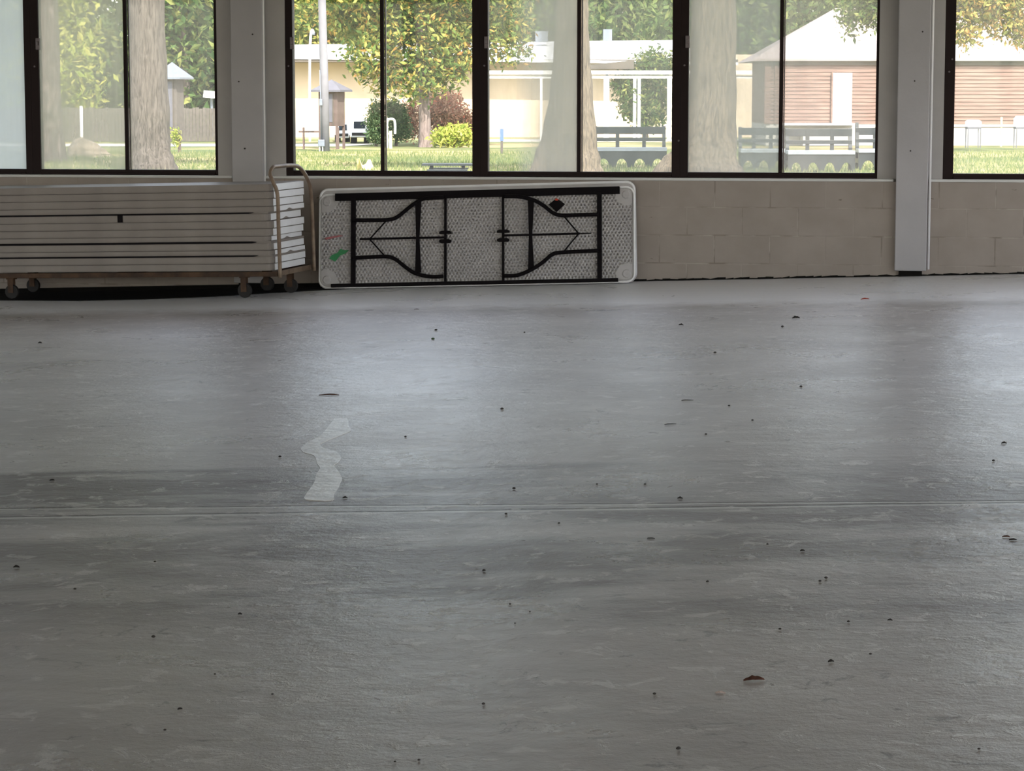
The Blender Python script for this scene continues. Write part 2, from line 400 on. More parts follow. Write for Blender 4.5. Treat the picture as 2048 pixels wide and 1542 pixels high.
# window wall: low blockwork, jamb panels and head over it
b = MB().box(XL, 0, -.6, XR, .2, SILL-.02)
wall = struct(b.build('wall_back', M['block']))
u = MB()
bays = []                                     # window bays between jamb panels, along x at Y = .1
def WX(px, Y=.07): return P(px, 200, Y).x
jl0, jl1 = WX(436), WX(572); jr0, jr1 = WX(1757), WX(1888)
for a, b_ in ((jl0, jl1), (jr0, jr1)): u.box(a, .05, SILL-.02, b_, .2, TOP)
pitch = jr0-jl1
lx = jl0-pitch; rx = jr1+pitch
u.box(lx-.5, .05, SILL-.02, lx, .2, TOP); u.box(rx, .05, SILL-.02, rx+.5, .2, TOP)
u.box(XL, .05, SILL-.02, XL+.5, .2, TOP)
u.box(XL, .05, TOP, XR, .2, HC)
uo = struct(u.build('wall_back_upper', M['jamb'])); uo.name = 'trim_1'
so_ = MB()
so_.box(XL, -.012, SILL-.02, P(463,200,0).x, .16, SILL); so_.box(P(530,200,0).x, -.012, SILL-.02, P(1790,200,0).x, .16, SILL); so_.box(P(1862,200,0).x, -.012, SILL-.02, XR, .16, SILL)
struct(so_.build('trim_2', M['sill'], bevel=.005))
# columns in front of the wall, each with its painted conduit on the right
def column(px0, px1, cpx, zb, idx):
    x0 = P(px0, 300, -.06).x; x1 = P(px1, 300, -.06).x
    c = MB().box(x0, -.06, zb, x1, .05, HC)
    o = struct(c.build('trim_%d' % idx, M['column'], bevel=.006))
    cx = P(cpx, 300, -.02).x
    MB().tube([(cx, -.02, zb+.01), (cx, -.02, HC)], .009, 8).build('conduit', M['conduit'], o, smooth=True)
    k = MB()
    for (qx, qz) in ((x0+.06*(idx-2), 1.55), (x0+.10, 1.05), (x0+.17, 1.9)):
        k.tube([(qx, -.0605, qz), (qx, -.066, qz)], .006, 8)
    k.build('screw', M['leafd'], o)
    st = MB().box(x0+.03, -.03, fz(x0)-.05, x1-.03, .0, zb+.02); st.build('post_foot', M['near_black'], o)
    return o
column(464, 526, 529, fz(-2.1)+.05, 3)
column(1793, 1857, 1861, P(1824, 542, -.06).z, 4)
# remaining posts of the window wall out of frame
for i, x in enumerate((lx-.25, rx+.25)):
    struct(MB().box(x-.12, -.06, fz(x), x+.12, .05, HC).build('trim_%d' % (5+i), M['column']))
# dark joint at the foot of the wall
g = MB(); rnd = random.Random(4)
xx = np.linspace(P(1262,560,0).x, XR, 140)
pts = [(x, -.006-.018*rnd.random()) for x in xx]
for i in range(len(xx)-1):
    g.add([(pts[i][0], pts[i][1], fz(xx[i])+.001), (pts[i+1][0], pts[i+1][1], fz(xx[i+1])+.001), (xx[i+1], .0, fz(xx[i+1])+.006+.012*rnd.random()), (xx[i], .0, fz(xx[i])+.006+.012*rnd.random())], [(0,1,2,3)])
struct(g.build('trim_7', M['near_black']))
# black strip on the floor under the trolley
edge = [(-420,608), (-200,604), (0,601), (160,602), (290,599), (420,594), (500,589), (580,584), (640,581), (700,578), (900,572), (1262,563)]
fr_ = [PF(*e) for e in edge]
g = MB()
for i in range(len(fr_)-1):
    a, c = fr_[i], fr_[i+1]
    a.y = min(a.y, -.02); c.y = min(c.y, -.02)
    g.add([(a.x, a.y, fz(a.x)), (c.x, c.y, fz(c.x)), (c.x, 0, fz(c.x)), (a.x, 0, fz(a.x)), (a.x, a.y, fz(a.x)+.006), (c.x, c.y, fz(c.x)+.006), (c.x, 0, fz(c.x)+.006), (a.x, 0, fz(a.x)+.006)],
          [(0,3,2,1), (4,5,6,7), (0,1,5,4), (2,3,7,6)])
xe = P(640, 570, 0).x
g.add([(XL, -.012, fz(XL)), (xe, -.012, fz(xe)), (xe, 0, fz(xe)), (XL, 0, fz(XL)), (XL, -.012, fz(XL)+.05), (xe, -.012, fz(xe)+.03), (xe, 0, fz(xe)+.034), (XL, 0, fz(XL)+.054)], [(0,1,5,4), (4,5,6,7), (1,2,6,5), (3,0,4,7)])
struct(g.build('trim_8', M['near_black']))
# side walls and rear wall: same low blockwork, posts and head, open above
def openwall(name, pa, pb, thick, n):
    d = (Vector(pb)-Vector(pa)); L = d.length; root = empty(name, (pa[0], pa[1], 0), (0,0,math.atan2(d.y, d.x))); struct(root)
    MB().box(0, 0, -.6, L, thick, SILL).build('low_wall', M['block'], root)
    MB().box(0, 0, TOP+.2, L, thick, HC).build('head', M['jamb'], root)
    for i in range(n+1):
        x = L*i/n; MB().box(max(x-.12, 0), 0, SILL, min(x+.12, L), thick, TOP+.2).build('post', M['column'], root)
openwall('wall_right', (XR, YB), (XR, 0), -.2, 8)
openwall('wall_left', (XL, 0), (XL, YB), -.2, 8)
openwall('wall_front', (XL, YB), (XR, YB), -.2, 6)

# ---------------------------------------------------------------- windows
PM = {
 'frost': pane_mat('pane_frosted', .82, .10, (.66,.70,.695), seed=1),
 'film': pane_mat('pane_filmed', .46, .24, (.56,.56,.47), seed=2.3, scale=1.5),
 'light': pane_mat('pane_light_dust', .10, .06, seed=4),
 'clear': pane_mat('pane_clear', .015, .02, seed=5),
 'clear2': pane_mat('pane_clear_dust', .03, .03, seed=6),
 'hazer': pane_mat('pane_hazed_side', .12, .14, (.56,.555,.50), grad=(.25, .75, .55), seed=8),
 'hazem': pane_mat('pane_streaked', .17, .08, (.58,.59,.53), seed=9),
 'milky': pane_mat('pane_milky', .50, .12, (.50,.505,.46), seed=10),
 'rosy': pane_mat('pane_dusty', .14, .12, (.66,.61,.55), grad=(1.0, .2, .12), seed=12.4),
 'lightg': pane_mat('pane_slight_haze', .10, .05, (.8,.82,.7), seed=14),
}
def window(idx, x0, x1, midx, jl, jr, left, right, latches, label):
    """x0..x1 the opening, midx the meeting stile, jl/jr widths of the dark jambs"""
    r = empty('window_%d' % idx, (x0, .09, SILL)); struct(r)
    W = x1-x0; H = TOP-SILL; m = midx-x0
    f = MB()
    f.box(0, -.03, 0, jl, .05, H); f.box(W-jr, -.03, 0, W, .05, H)
    f.box(jl, -.03, 0, W-jr, .05, .040); f.box(jl, -.03, H-.05, W-jr, .05, H)
    f.box(jl, -.045, .0, W-jr, -.03, .018)
    f.build('window_frame', M['bronze'], r, bevel=.003)
    s = MB(); s.box(m-.020, -.022, .040, m+.008, .006, H-.05)
    s.build('sash_stile', M['bronze'], r, bevel=.002)
    s = MB(); s.box(m+.010, .008, .040, m+.019, .030, H-.05); s.build('meeting_rail', M['latch'], r)
    MB().box(jl, -.012, .040, m-.018, -.008, H-.05).build('pane', PM[left], r)
    MB().box(m+.006, .014, .040, W-jr, .018, H-.05).build('pane', PM[right], r)
    for (lx_, lz, big) in latches:
        k = MB()
        if big:
            k.box(lx_-.012, -.055, lz-.045, lx_+.018, -.03, lz+.045); k.box(lx_-.004, -.066, lz-.01, lx_+.010, -.055, lz+.02)
        else:
            k.tube([(lx_, -.030, lz), (lx_, -.036, lz)], .008, 8)
        k.build('latch' if big else 'screw', M['latch'], r, bevel=.002)
    return r
x62, x440 = WX(66, .09), WX(437, .09)
zl = P(80, 88, .06).z-SILL
window(1, x62-1.5, x62, x62-.77, .04, .055, 'frost', 'frost', [], '')
window(2, x62, x440, WX(255,.09), .062, .022, 'film', 'light', [(.062, zl, True), (.03, zl-.17, False)], '')
e3 = [WX(572,.09), WX(961,.09), WX(1361,.09), WX(1760,.09)]
window(3, e3[0], e3[1], WX(767,.09), .060, .058, 'clear', 'clear2', [(.060, zl, True), (.03, zl-.17, False)], '')
window(4, e3[1], e3[2], WX(1160,.09), .060, .060, 'hazer', 'hazem', [(.050, zl, True), (.035, zl-.17, False)], '')
window(5, e3[2], e3[3], WX(1564,.09), .060, .030, 'milky', 'rosy', [(.050, zl, True), (.03, zl-.17, False), (-.008, zl-.72, False)], '')
x6 = WX(1886,.09)
window(6, x6, x6+1.5, x6+.75, .082, .06, 'lightg', 'lightg', [(.06, zl-.13, False), (.04, zl-.22, False)], '')
for i in range(2): window(7+i, x6+1.5*(i+1), x6+1.5*(i+2), x6+1.5*(i+1)+.75, .06, .06, 'light', 'clear', [], '')
for i in range(1): window(9+i, x62-1.5*(i+2), x62-1.5*(i+1), x62-1.5*(i+1)-.75, .06, .06, 'clear', 'light', [], '')

# ---------------------------------------------------------------- leaning folding table
TL, TW = 2.37, .715
def tx(px): return (px-633)/(1272-633)*TL
def tz(px, py):
    yb = 577.5-.0235*(px-633); yt = 386-.0262*(px-640); return (yb-py)/(yb-yt)*TW
def leaning_table(loc, lean, yaw, detail=True):
    r = empty('folding_table', loc)
    R = Matrix.Rotation(yaw, 4, 'Z') @ Matrix.Rotation(-math.atan(FS), 4, 'Y') @ Matrix.Rotation(-lean, 4, 'X')
    r.rotation_euler = R.to_euler()
    # top slab: rounded outline with a raised rim
    s = MB().prism(rrect(0, 0, TL, TW, .065), .0, .045)
    slab = s.build('tabletop', M['plastic'], r)
    fix_normals(slab)
    rim = MB().tube([(x, .004, z) for x, z in rrect(.009, .009, TL-.009, TW-.009, .058, 6)], .010, 8, closed=True)
    rim.build('rim', M['plastic_w'], slab, smooth=True)
    if detail:
        # dimpled underside as a fine relief
        nx, nz = 520, 168; x0, x1, z0, z1 = .022, TL-.022, .022, TW-.022
        X, Z = np.meshgrid(np.linspace(x0, x1, nx), np.linspace(z0, z1, nz))
        p = .0268; row = np.round(Z/(p*.87)); xo = (row % 2)*.5
        cx = (np.round(X/p-xo)+xo)*p; cz = row*p*.87
        d = np.hypot(X-cx, Z-cz)
        depth = .014*np.clip((.0108-d)/.0038, 0, 1)
        edge = (X < x0+.004) | (X > x1-.004) | (Z < z0+.004) | (Z > z1-.004)
        for (ax, az) in ((.06, .06), (TL-.06, .06), (.06, TW-.06), (TL-.06, TW-.06)):
            depth[np.hypot(X-ax, Z-az) < .085] = 0
        depth[edge] = 0
        Yv = -.014+depth
        v = np.stack([X, Yv, Z], -1).reshape(-1, 3)
        idx = np.arange(nx*nz).reshape(nz, nx)
        q = np.stack([idx[:-1,:-1], idx[:-1,1:], idx[1:,1:], idx[1:,:-1]], -1).reshape(-1, 4)
        # cut the grid's corners back to the rounded outline
        def inside(xv, zv):
            rr = .05; dx = np.maximum(np.maximum(x0+rr-xv, xv-(x1-rr)), 0); dz = np.maximum(np.maximum(z0+rr-zv, zv-(z1-rr)), 0); return np.hypot(dx, dz) <= rr+.002
        ctr = v[q].mean(1); q = q[inside(ctr[:,0], ctr[:,2])]
        me = bpy.data.meshes.new('dimpled_underside'); me.from_pydata(v.tolist(), [], q.tolist()); me.materials.append(M['plastic'])
        for p_ in me.polygons: p_.use_smooth = True
        o = bpy.data.objects.new('dimpled_underside', me); col.objects.link(o); o.parent = r
        for (ax, az) in ((.065, .065), (TL-.065, .065), (.065, TW-.065), (TL-.065, TW-.065)):
            k = MB().tube([(ax, -.010, az), (ax, -.019, az)], [.040,.026], 9); k.tube([(ax, -.019, az), (ax, -.022, az)], .009, 12)
            k.build('corner_boss', M['plastic'], r, smooth=False, bevel=.002)
    yb_ = -.036
    def bar(name, x0, z0, x1, z1, ya=-.036, yc=-.010, parent=None):
        return MB().box(min(x0,x1), ya, min(z0,z1), max(x0,x1), yc, max(z0,z1)).build(name, M['black'], parent or r, bevel=.002)
    if not detail: return r
    bar('side_rail', tx(668), TW-.060, tx(1242), TW-.006)
    bar('side_rail', tx(660), .006, tx(1238), .032)
    if not detail: return r
    bar('crossbar', tx(701), .03, tx(710), TW-.05, -.040, -.012); bar('crossbar', tx(1197), .03, tx(1206), TW-.05, -.040, -.012)
    bar('crossbar', tx(890.5), .03, tx(895), TW-.05, -.040, -.012); bar('crossbar', tx(1007), .03, tx(1011), TW-.05, -.040, -.012)
    # folded wishbone legs, one frame at each end
    def leg(pts, nm='leg', rad=.0145, yv=-.052, flat=None):
        pp = [(tx(a), yv, tz(a, b_)) for a, b_ in pts]
        return MB().tube(smooth_path(pp, 6), rad, 8).build(nm, M['black'], r, smooth=True)
    leg([(706,441), (745,441), (780,440), (797,434), (815,420), (832,407), (850,398), (870,396), (890,395)])
    leg([(704,517), (745,515), (775,514), (792,519), (812,534), (830,546), (850,552), (870,554), (889,553)])
    leg([(1201,429), (1160,430), (1128,431), (1110,426), (1092,412), (1075,402), (1055,396), (1035,393), (1012,393)])
    leg([(1200,501), (1160,503), (1125,505), (1108,509), (1090,524), (1072,536), (1052,546), (1035,551), (1012,552)])
    for px0, px1, a, c in ((838, 838, 404, 546), (1065, 1067, 400, 541)):
        za, zb = tz(px0, a), tz(px0, c); x = tx(px0); zm = (za+zb)/2; sgn = 1 if px0 < 900 else -1
        pr = [(x-.019, zb), (x+.026, zb), (x+.012, zm), (x+.026, za), (x-.019, za), (x-.012, zm)]
        fix_normals(MB().prism(pr, -.060, -.044).build('leg_brace', M['black'], r))
    # centre struts, V links and slide clips
    leg([(720,479), (800,477), (895,475)], 'centre_strut', .008, -.046); leg([(1010,471), (1090,469), (1163,467)], 'centre_strut', .008, -.046)
    leg([(1163,467), (1186,466)], 'strut_hook', .004, -.046)
    for a, c in (((740,479), (774,442)), ((740,479), (772,514)), ((1161,467), (1130,431)), ((1161,467), (1131,503))):
        leg([a, c], 'link', .0055, -.050)
    for px, pys in ((893.5, (465.5, 482.5)), (1010, (463, 480))):
        for py in pys:
            x, z = tx(px), tz(px, py)
            pr = [(x-.045, z-.009), (x-.032, z-.014 if py > 470 else z-.009), (x+.032, z-.014 if py > 470 else z-.009), (x+.045, z-.009), (x+.045, z+.006), (x+.028, z+.013), (x-.028, z+.013), (x-.045, z+.006)]
            fix_normals(MB().prism(pr, -.056, -.036).build('slide_clip', M['black'], r))
    # sticker, tape and marker
    def flat(name, pts, m, y0=-.0185, y1=-.0145, parent=None):
        return fix_normals(MB().prism([(tx(a), tz(a, b_)) for a, b_ in pts], y0, y1).build(name, m, parent or r))
    st = flat('sticker', [(1100,408), (1116,395), (1133,407), (1116,423)], M['black']); st['label'] = 'dark diamond-shaped sticker'
    flat('sticker_corner', [(1112,398.5), (1116,395), (1120,398.5), (1118,400), (1114,400)], M['redt'], -.0195, -.0186, st)
    t = flat('tape', [(656,517), (661,510), (672,506), (680,497), (684,500), (696,500), (690,506), (678,511), (668,523)], M['green'], -.020, -.0145); t['label'] = 'strip of green tape'
    t = flat('marker_streak', [(645,477), (652,474), (676,470), (685,471), (672,474), (650,479)], M['redm']); t['label'] = 'faded red streak'
    return r
a = P(637, 577.5, -.25); c = P(1272, 561.5, -.215)
yaw = math.atan2(c.y-a.y, c.x-a.x)
lt = leaning_table((a.x, a.y, fz(a.x)+.0065), math.radians(11.5), yaw)
tag(lt, 'white folding table on its long edge against the wall, black folded legs facing out', 'folding table')
TW = .742
lt2 = leaning_table((a.x+.0, a.y+.085, fz(a.x)+.0065), math.radians(5), yaw, detail=False)
lt2.name = 'folding_table'
tag(lt2, 'second folding table hidden behind the leaning one, only its pale top edge showing', 'folding table')

# ---------------------------------------------------------------- trolley with stacked tables
TYAW = math.radians(13)                       # camera-relative turn, made absolute below
ty = PSI+0-math.radians(2.0)
ty = math.radians(9-13)                       # long side runs slightly away from the wall line
SX, SY = 2.44, .76
fr = P(549, 596, -1.0)                             # front right foot of the deck
tr = empty('table_trolley', (fr.x, fr.y, fz(fr.x)))
Rt = Matrix.Rotation(-ty*0+math.radians(-5), 4, 'Z') @ Matrix.Rotation(-math.atan(FS)+math.radians(.4), 4, 'Y')
tr.rotation_euler = Rt.to_euler()
tag(tr, 'rusty steel trolley on casters with a tall hoop handle, loaded with stacked tables', 'trolley')
DZ = P(549, 541.5, -1.0).z-fz(fr.x)
HZ = P(590, 331, -.6).z-fz(fr.x)
def tl(x, y, z): return Rt.to_3x3() @ Vector((x, y, z))+tr.location
d = MB()
d.box(-SX-.06, 0, DZ-.042, .03, .03, DZ-.006); d.box(-SX-.06, SY-.03, DZ-.042, .03, SY, DZ-.006)
d.box(-.0, .03, DZ-.042, .03, SY-.03, DZ-.006); d.box(-SX-.06, .03, DZ-.042, -SX-.03, SY-.03, DZ-.006)
d.box(-1.25, .03, DZ-.04, -1.2, SY-.03, DZ-.01)
d.build('deck', M['rust'], tr, bevel=.003)
MB().box(.031, .02, DZ-.040, .036, SY-.02, DZ-.004).build('end_plate', M['tan'], tr)
h = [(.045, .01, DZ-.05), (.045, .01, .5), (.045, .01, HZ-.20), (.02, .0, HZ-.11), (-.005, .01, HZ-.045), (.0, .06, HZ-.005), (.005, .14, HZ), (.02, .40, HZ), (.03, .56, HZ-.02), (.05, .66, HZ-.10), (.06, .71, HZ-.2), (.06, .73, .5), (.06, .73, DZ-.05)]
MB().tube(smooth_path(h, 6), .0145, 10).build('hoop_handle', M['tan'], tr, smooth=True)
def caster(x, y):
    f_ = MB()
    f_.box(x-.03, y-.03, DZ-.052, x+.03, y+.03, DZ-.042)
    f_.box(x-.024, y-.022, .045, x+.018, y-.018, DZ-.052); f_.box(x-.024, y+.018, .045, x+.018, y+.022, DZ-.052)
    o = f_.build('caster', M['rust'], tr)
    wh = MB().tube([(x, y-.015, .053), (x, y+.015, .053)], .052, 20); wh.build('wheel', M['rubber'], o, smooth=False, bevel=.004)
for x, y in ((-.24, .05), (-.05, SY-.25), (-SX+.38, .05), (-SX+.25, SY-.06), (-.30, SY-.06)): caster(x, y)
# the tables, each its own, from the bottom up: (thickness, gap with black rail above, end style)
# (gap says a black apron rail shows at the foot of the table)
layers = [(.054, 0), (.054, .010), (.038, 0), (.054, .014), (.040, 0), (.056, 0), (.058, 0), (.056, .010), (.044, 0), (.058, 0), (.056, 0), (.056, 0)]
rnd = random.Random(7)
z = DZ
ordn = ['lowest', 'second from the bottom', 'third from the bottom', 'fourth from the bottom', 'fifth from the bottom', 'sixth from the bottom', 'seventh from the bottom', 'fifth from the top', 'fourth from the top', 'third from the top', 'second from the top', 'topmost']
tot = sum(t+g_ for t, g_ in layers); sc = (P(549, 367.5, -1.0).z-P(549, 541.5, -1.0).z)/tot
for i, (t, gp) in enumerate(layers):
    t *= sc; gp *= sc
    dx = rnd.uniform(-.012, .004); dy = rnd.uniform(-.004, .005)
    if i in (7, 4): dx -= .015
    r = empty('folding_table', tl(dx, dy, z)); r.rotation_euler = Rt.to_euler()
    zz = 0
    sb = MB()
    zb = 0.0; zt = t-.0025
    # moulded slab: rounded outline, softly stepped skirt
    oa = rrect(-SX, 0, -.0, SY, .05)
    sb.prism(oa, zb+.006, zt-.002, 'z')
    sb.prism(rrect(-SX+.008, .008, -.008, SY-.008, .044), zb, zt, 'z')
    to = fix_normals(sb.build('tabletop', M['stack'], r))
    # end skirt is a whiter moulding, some with a finger notch
    e = MB(); n = 10; ew = SY-.10
    notch = i in (2, 4, 8) or i == 7
    pts = []
    for k in range(25):
        yv = .05+ew*k/24
        nz = .014*math.exp(-((yv-SY/2)/.05)**2) if notch else 0
        pts.append((yv, zb+.003+nz))
    pts += [(.05+ew, zt-.001), (.05, zt-.001)]
    e.prism(pts, -.001, .004 if i not in (7, 9) else .001, 'x')
    fix_normals(e.build('end_skirt', M['plastic_w'], to))
    if gp > 0:
        rb = MB().prism([(-SX+.02, t-.001), (-.15, t-.001), (-.125, t+.003), (-.11, t+.008), (-.15, t+gp), (-SX+.02, t+gp)], .004, SY-.01)
        fix_normals(rb.build('apron_rail', M['black'], r))
        MB().box(-.16, .012, t-.002, -.004, SY-.02, t+gp).build('end_spacer', M['stack'], r)
    if i == 7:
        pass
    if i == 6:
        pass
    if i == 7:
        MB().box(-1.155, -.006, .002, -1.115, .004, t+.0).build('latch', M['black'], r, bevel=.002)
    tag(r, 'pale folding table lying flat in the trolley stack, %s of its twelve' % ordn[i], 'folding table', 'folding tables stacked on the trolley')
    z += t+gp

# ---------------------------------------------------------------- floor: pale patch and litter
left = [(668,838), (655,856), (640,872), (612,888), (602,898), (608,906), (628,912), (634,928), (640,938), (632,950), (630,962), (622,976), (612,990), (612,1000)]
right = [(694,838), (697,852), (702,862), (690,868), (655,882), (640,890), (650,898), (672,904), (682,916), (676,926), (668,932), (676,942), (684,958), (680,968), (676,978), (668,990), (664,1002)]
pl = [PF(*q) for q in left]; pr_ = [PF(*q) for q in right]
loop = pl+pr_[::-1]
loop = [Vector(p) for p in smooth_path([*loop, loop[0]], 3)[:-1]]
me = MB().add([(p.x, p.y, fz(p.x)+.0025) for p in loop], [tuple(range(len(loop)-1, -1, -1))])
po = me.build('trim_9', M['patch']); struct(po)
fix_normals(po)
if po.data.polygons[0].normal.z < 0:
    po.data.flip_normals()
sol = po.modifiers.new('thick', 'SOLIDIFY'); sol.thickness = .0025; sol.offset = -1

def litter(px, py, wpx, m, curl=.3, seed=0, kind='leaf'):
    p = PF(px, py); D = (Vector((p.x, p.y, p.z))-Vector(CAM)).length; wv = wpx/F*D
    rn = random.Random(seed); n = 7; bld = MB(); vs_ = []; fs_ = []
    for i in range(n+1):
        t = i/n; half = .17*wv*math.sin(math.pi*min(max(t, .06), .94))*(1+.3*rn.uniform(-1, 1)); lift = wv*curl*(.15+.5*math.sin(math.pi*t))*rn.uniform(.7, 1.2)
        x = (t-.5)*wv
        vs_ += [(x, -half, lift*.5+.002), (x, 0, lift*.2+.001), (x, half, lift+.002)]
    for i in range(n):
        a = i*3; fs_ += [(a, a+3, a+4, a+1), (a+1, a+4, a+5, a+2)]
    bld.add(vs_, fs_)
    nm = {'leaf': 'dry_leaf', 'chip': 'paint_chip', 'twig': 'twig', 'seed': 'seed_pod'}[kind]
    if kind == 'seed':
        bld = MB(); rr = wv*.5
        bld.tube([(-rr*.9, 0, rr*.5), (-rr*.5, 0, rr*.6), (0, 0, rr*.65), (rr*.5, 0, rr*.6), (rr*.9, 0, rr*.5)], [rr*.2, rr*.5, rr*.62, rr*.5, rr*.15], 7)
    if kind == 'twig':
        bld = MB(); bld.tube([(-wv*.5, 0, .003), (-wv*.2, wv*.08, .004), (wv*.15, -wv*.03, .004), (wv*.5, wv*.05, .003)], [.0015, .0022, .002, .001], 6)
    o = bld.build(nm, m, smooth=(kind != 'chip'))
    if kind in ('leaf', 'chip'):
        s_ = o.modifiers.new('thick', 'SOLIDIFY'); s_.thickness = .0006 if kind == 'leaf' else .0015
    o.location = (p.x, p.y, p.z+.0005); o.rotation_euler = (0, -math.atan(FS), PSI+rn.uniform(-.35, .35)); return o
tag(litter(1508,1362, 42, M['leafb'], .3, 3), 'curled reddish brown leaf on the near floor at right, largest piece of litter', 'leaf')
tag(litter(1441,1387, 20, M['leafp'], .2, 5, 'chip'), 'pale pinkish chip on the floor just left of the curled brown leaf', 'paint chip')
tag(litter(658,791, 42, M['leafb'], .08, 6), 'long flattened brown leaf on the floor above the pale floor patch', 'leaf')
tag(litter(1730,599, 17, M['redt'], .25, 7), 'small red leaf on the pale floor near the right-hand column', 'leaf')
tag(litter(2012,1075, 15, M['leafb'], .3, 8), 'left one of two dark leaf bits side by side at the far right edge', 'leaf')
tag(litter(2026,1081, 15, M['leafd'], .3, 9), 'right one of two dark leaf bits side by side at the far right edge', 'leaf')
tag(litter(1375,802, 24, M['leafd'], .1, 10, 'twig'), 'thin dark twig on the floor below the gap right of the leaning table', 'twig')
tag(litter(1341,850, 26, M['leafd'], .1, 11, 'twig'), 'longer dark twig on the floor just below the thin short twig', 'twig')
tag(litter(833,619, 11, M['leafd'], .1, 12), 'dark sliver of leaf on the floor in front of the leaning table', 'leaf')
tag(litter(1302,1078, 16, M['leafd'], .15, 13), 'dark flat leaf fragment just in front of the floor seam, right of centre', 'leaf')
tag(litter(307,1276, 9, M['leafd'], .8, 14, 'seed'), 'dark seed pod alone on the near left floor', 'seed pod')
tag(litter(1357,1500, 11, M['leafd'], .8, 15, 'seed'), 'dark seed pod nearest the bottom edge of the photo', 'seed pod')
specks = [(80,687,8), (33,1136,12), (104,962,9), (872,662,6), (866,680,7), (1049,666,4), (811,875,5), (1004,820,7), (1028,979,7), (1194,970,5), (690,997,9), (1360,998,10), (1030,1248,4),
          (968,1143,7), (1012,1030,6), (1118,1048,5), (480,1230,8), (360,1420,9), (330,1462,6), (838,1522,6), (790,1525,5), (967,1410,7), (1020,1210,5), (1060,1225,4), (1309,1390,7),
          (1415,1165,6), (1605,1103,9), (1640,1164,6), (1652,1158,7), (1697,1245,6), (1741,1310,6), (1662,1325,12), (1780,1242,9), (1958,1500,6), (1560,1260,6), (2008,888,10), (1987,923,6), (1592,637,14),
          (1362,651,9), (1565,655,6), (1458,813,5), (1505,842,5), (1602,775,6), (1412,870,5), (1535,1090,5), (1290,970,5), (545,1390,5), (150,1180,6), (310,1125,5), (560,915,6), (1430,707,6), (430,1350,5)]
for i, (a, b_, s_) in enumerate(specks):
    o = litter(a, b_, s_*1.1, M['leafd'] if i % 4 else M['leafg'] if i in (4,) else M['leafd'], .5, 20+i, 'seed' if s_ < 8 else 'leaf')
    o.name = 'leaf_crumb'; tag(o, 'tiny dark crumb of leaf litter scattered on the concrete floor', 'leaf crumb', 'dark crumbs of litter on the floor')

# ---------------------------------------------------------------- outdoors
MB().add([(-260, .21, G), (260, .21, G), (260, 420, G), (-260, 420, G)], [(0,1,2,3)]).build('ground', M['grass']).update_tag()
struct(bpy.data.objects['ground'])
MB().add([(-260, -260, G-.02), (260, -260, G-.02), (260, .21, G-.02), (-260, .21, G-.02)], [(0,1,2,3)]).build('ground', M['grass'])
struct(bpy.data.objects['ground.001'])

class Site:
    """a frame standing on the lawn at distance D, x to the right, y away from the hall"""
    def __init__(s, name, px, D, turn=0, label=None, cat=None, group=None):
        s.D = D; s.rx, _ = LV(px, 250, D)
        s.root = empty(name, (CAM[0]+s.rx*CP-D*SP, CAM[1]+s.rx*SP+D*CP, G), (0, 0, PSI+turn)); tag(s.root, label, cat, group)
    def x(s, px): return LV(px, 250, s.D)[0]-s.rx
    def z(s, py): return LV(1024, py, s.D)[1]-G
    def box(s, name, px0, py0, px1, py1, m, y0=0, y1=.2, parent=None, bevel=0):
        return MB().box(s.x(px0), y0, s.z(py1), s.x(px1), y1, s.z(py0)).build(name, m, parent or s.root, bevel=bevel)

def leaves(name, blobs, n, size, m, seed, parent=None, loc=None, shell=.55):
    """blobs: (x,y,z, rx,ry,rz) ellipsoids; n leaf blades scattered through their outer shells"""
    rg = np.random.default_rng(seed); B = np.array(blobs, float)
    wgt = (B[:,3]*B[:,5]); wgt = wgt/wgt.sum(); k = rg.choice(len(B), n, p=wgt)
    d = rg.normal(size=(n, 3)); d /= np.linalg.norm(d, axis=1)[:, None]
    rr = shell+(1-shell)*rg.random(n)**.6
    lump = 1+.22*np.sin(d[:,0]*5+k)*np.sin(d[:,2]*6+k*2)
    c = B[k,:3]+d*B[k,3:6]*(rr*lump)[:,None]
    # twigs: gather the blades in sprays
    spray = rg.normal(size=(n//14+1, 3))*size*1.6
    c = c+spray[rg.integers(0, len(spray), n)]
    a = rg.normal(size=(n,3)); a /= np.linalg.norm(a, axis=1)[:,None]
    up = d*.8+rg.normal(size=(n,3))*.7
    b = np.cross(a, up); b /= np.linalg.norm(b, axis=1)[:,None]+1e-9
    s = size*(.6+.8*rg.random(n))[:,None]
    nrm = np.cross(a, b)
    v = np.stack([c-a*s, c+b*s*.42+nrm*s*.1, c+a*s, c-b*s*.42+nrm*s*.1], 1).reshape(-1, 3)
    fc = np.arange(n*4).reshape(n, 4)
    me = bpy.data.meshes.new(name); me.from_pydata(v.tolist(), [], fc.tolist()); me.materials.append(m)
    o = bpy.data.objects.new(name, me); col.objects.link(o)
    if parent: o.parent = parent
    if loc is not None: o.location = loc
    return o
def trunk_mesh(path, radii, seed, seg=20, flare=True):
    """path in local metres, knobbly tapered trunk"""
    rg = random.Random(seed); pp = smooth_path(path, 6); n = len(pp); rs = []
    for i in range(n):
        t = i/(n-1)*(len(radii)-1); k = min(int(t), len(radii)-2); rs.append(radii[k]*(1-(t-k))+radii[k+1]*(t-k))
    b = MB(); b.tube(pp, rs, seg)
    ph = [rg.uniform(0, 6.3) for _ in range(4)]
    for i, v in enumerate(b.v):
        ring = i//seg; ang = 2*math.pi*(i % seg)/seg; p = pp[ring]
        k = 1+.06*math.sin(3*ang+ph[0]+ring*.2)+.04*math.sin(7*ang+ph[1])+.03*math.sin(ring*1.3+ang*2+ph[2])
        if flare and p.z < 1.2: k += .10*(1.2-p.z)*math.sin(5*ang+ph[3])
        b.v[i] = tuple(p+(Vector(v)-p)*k)
    return b
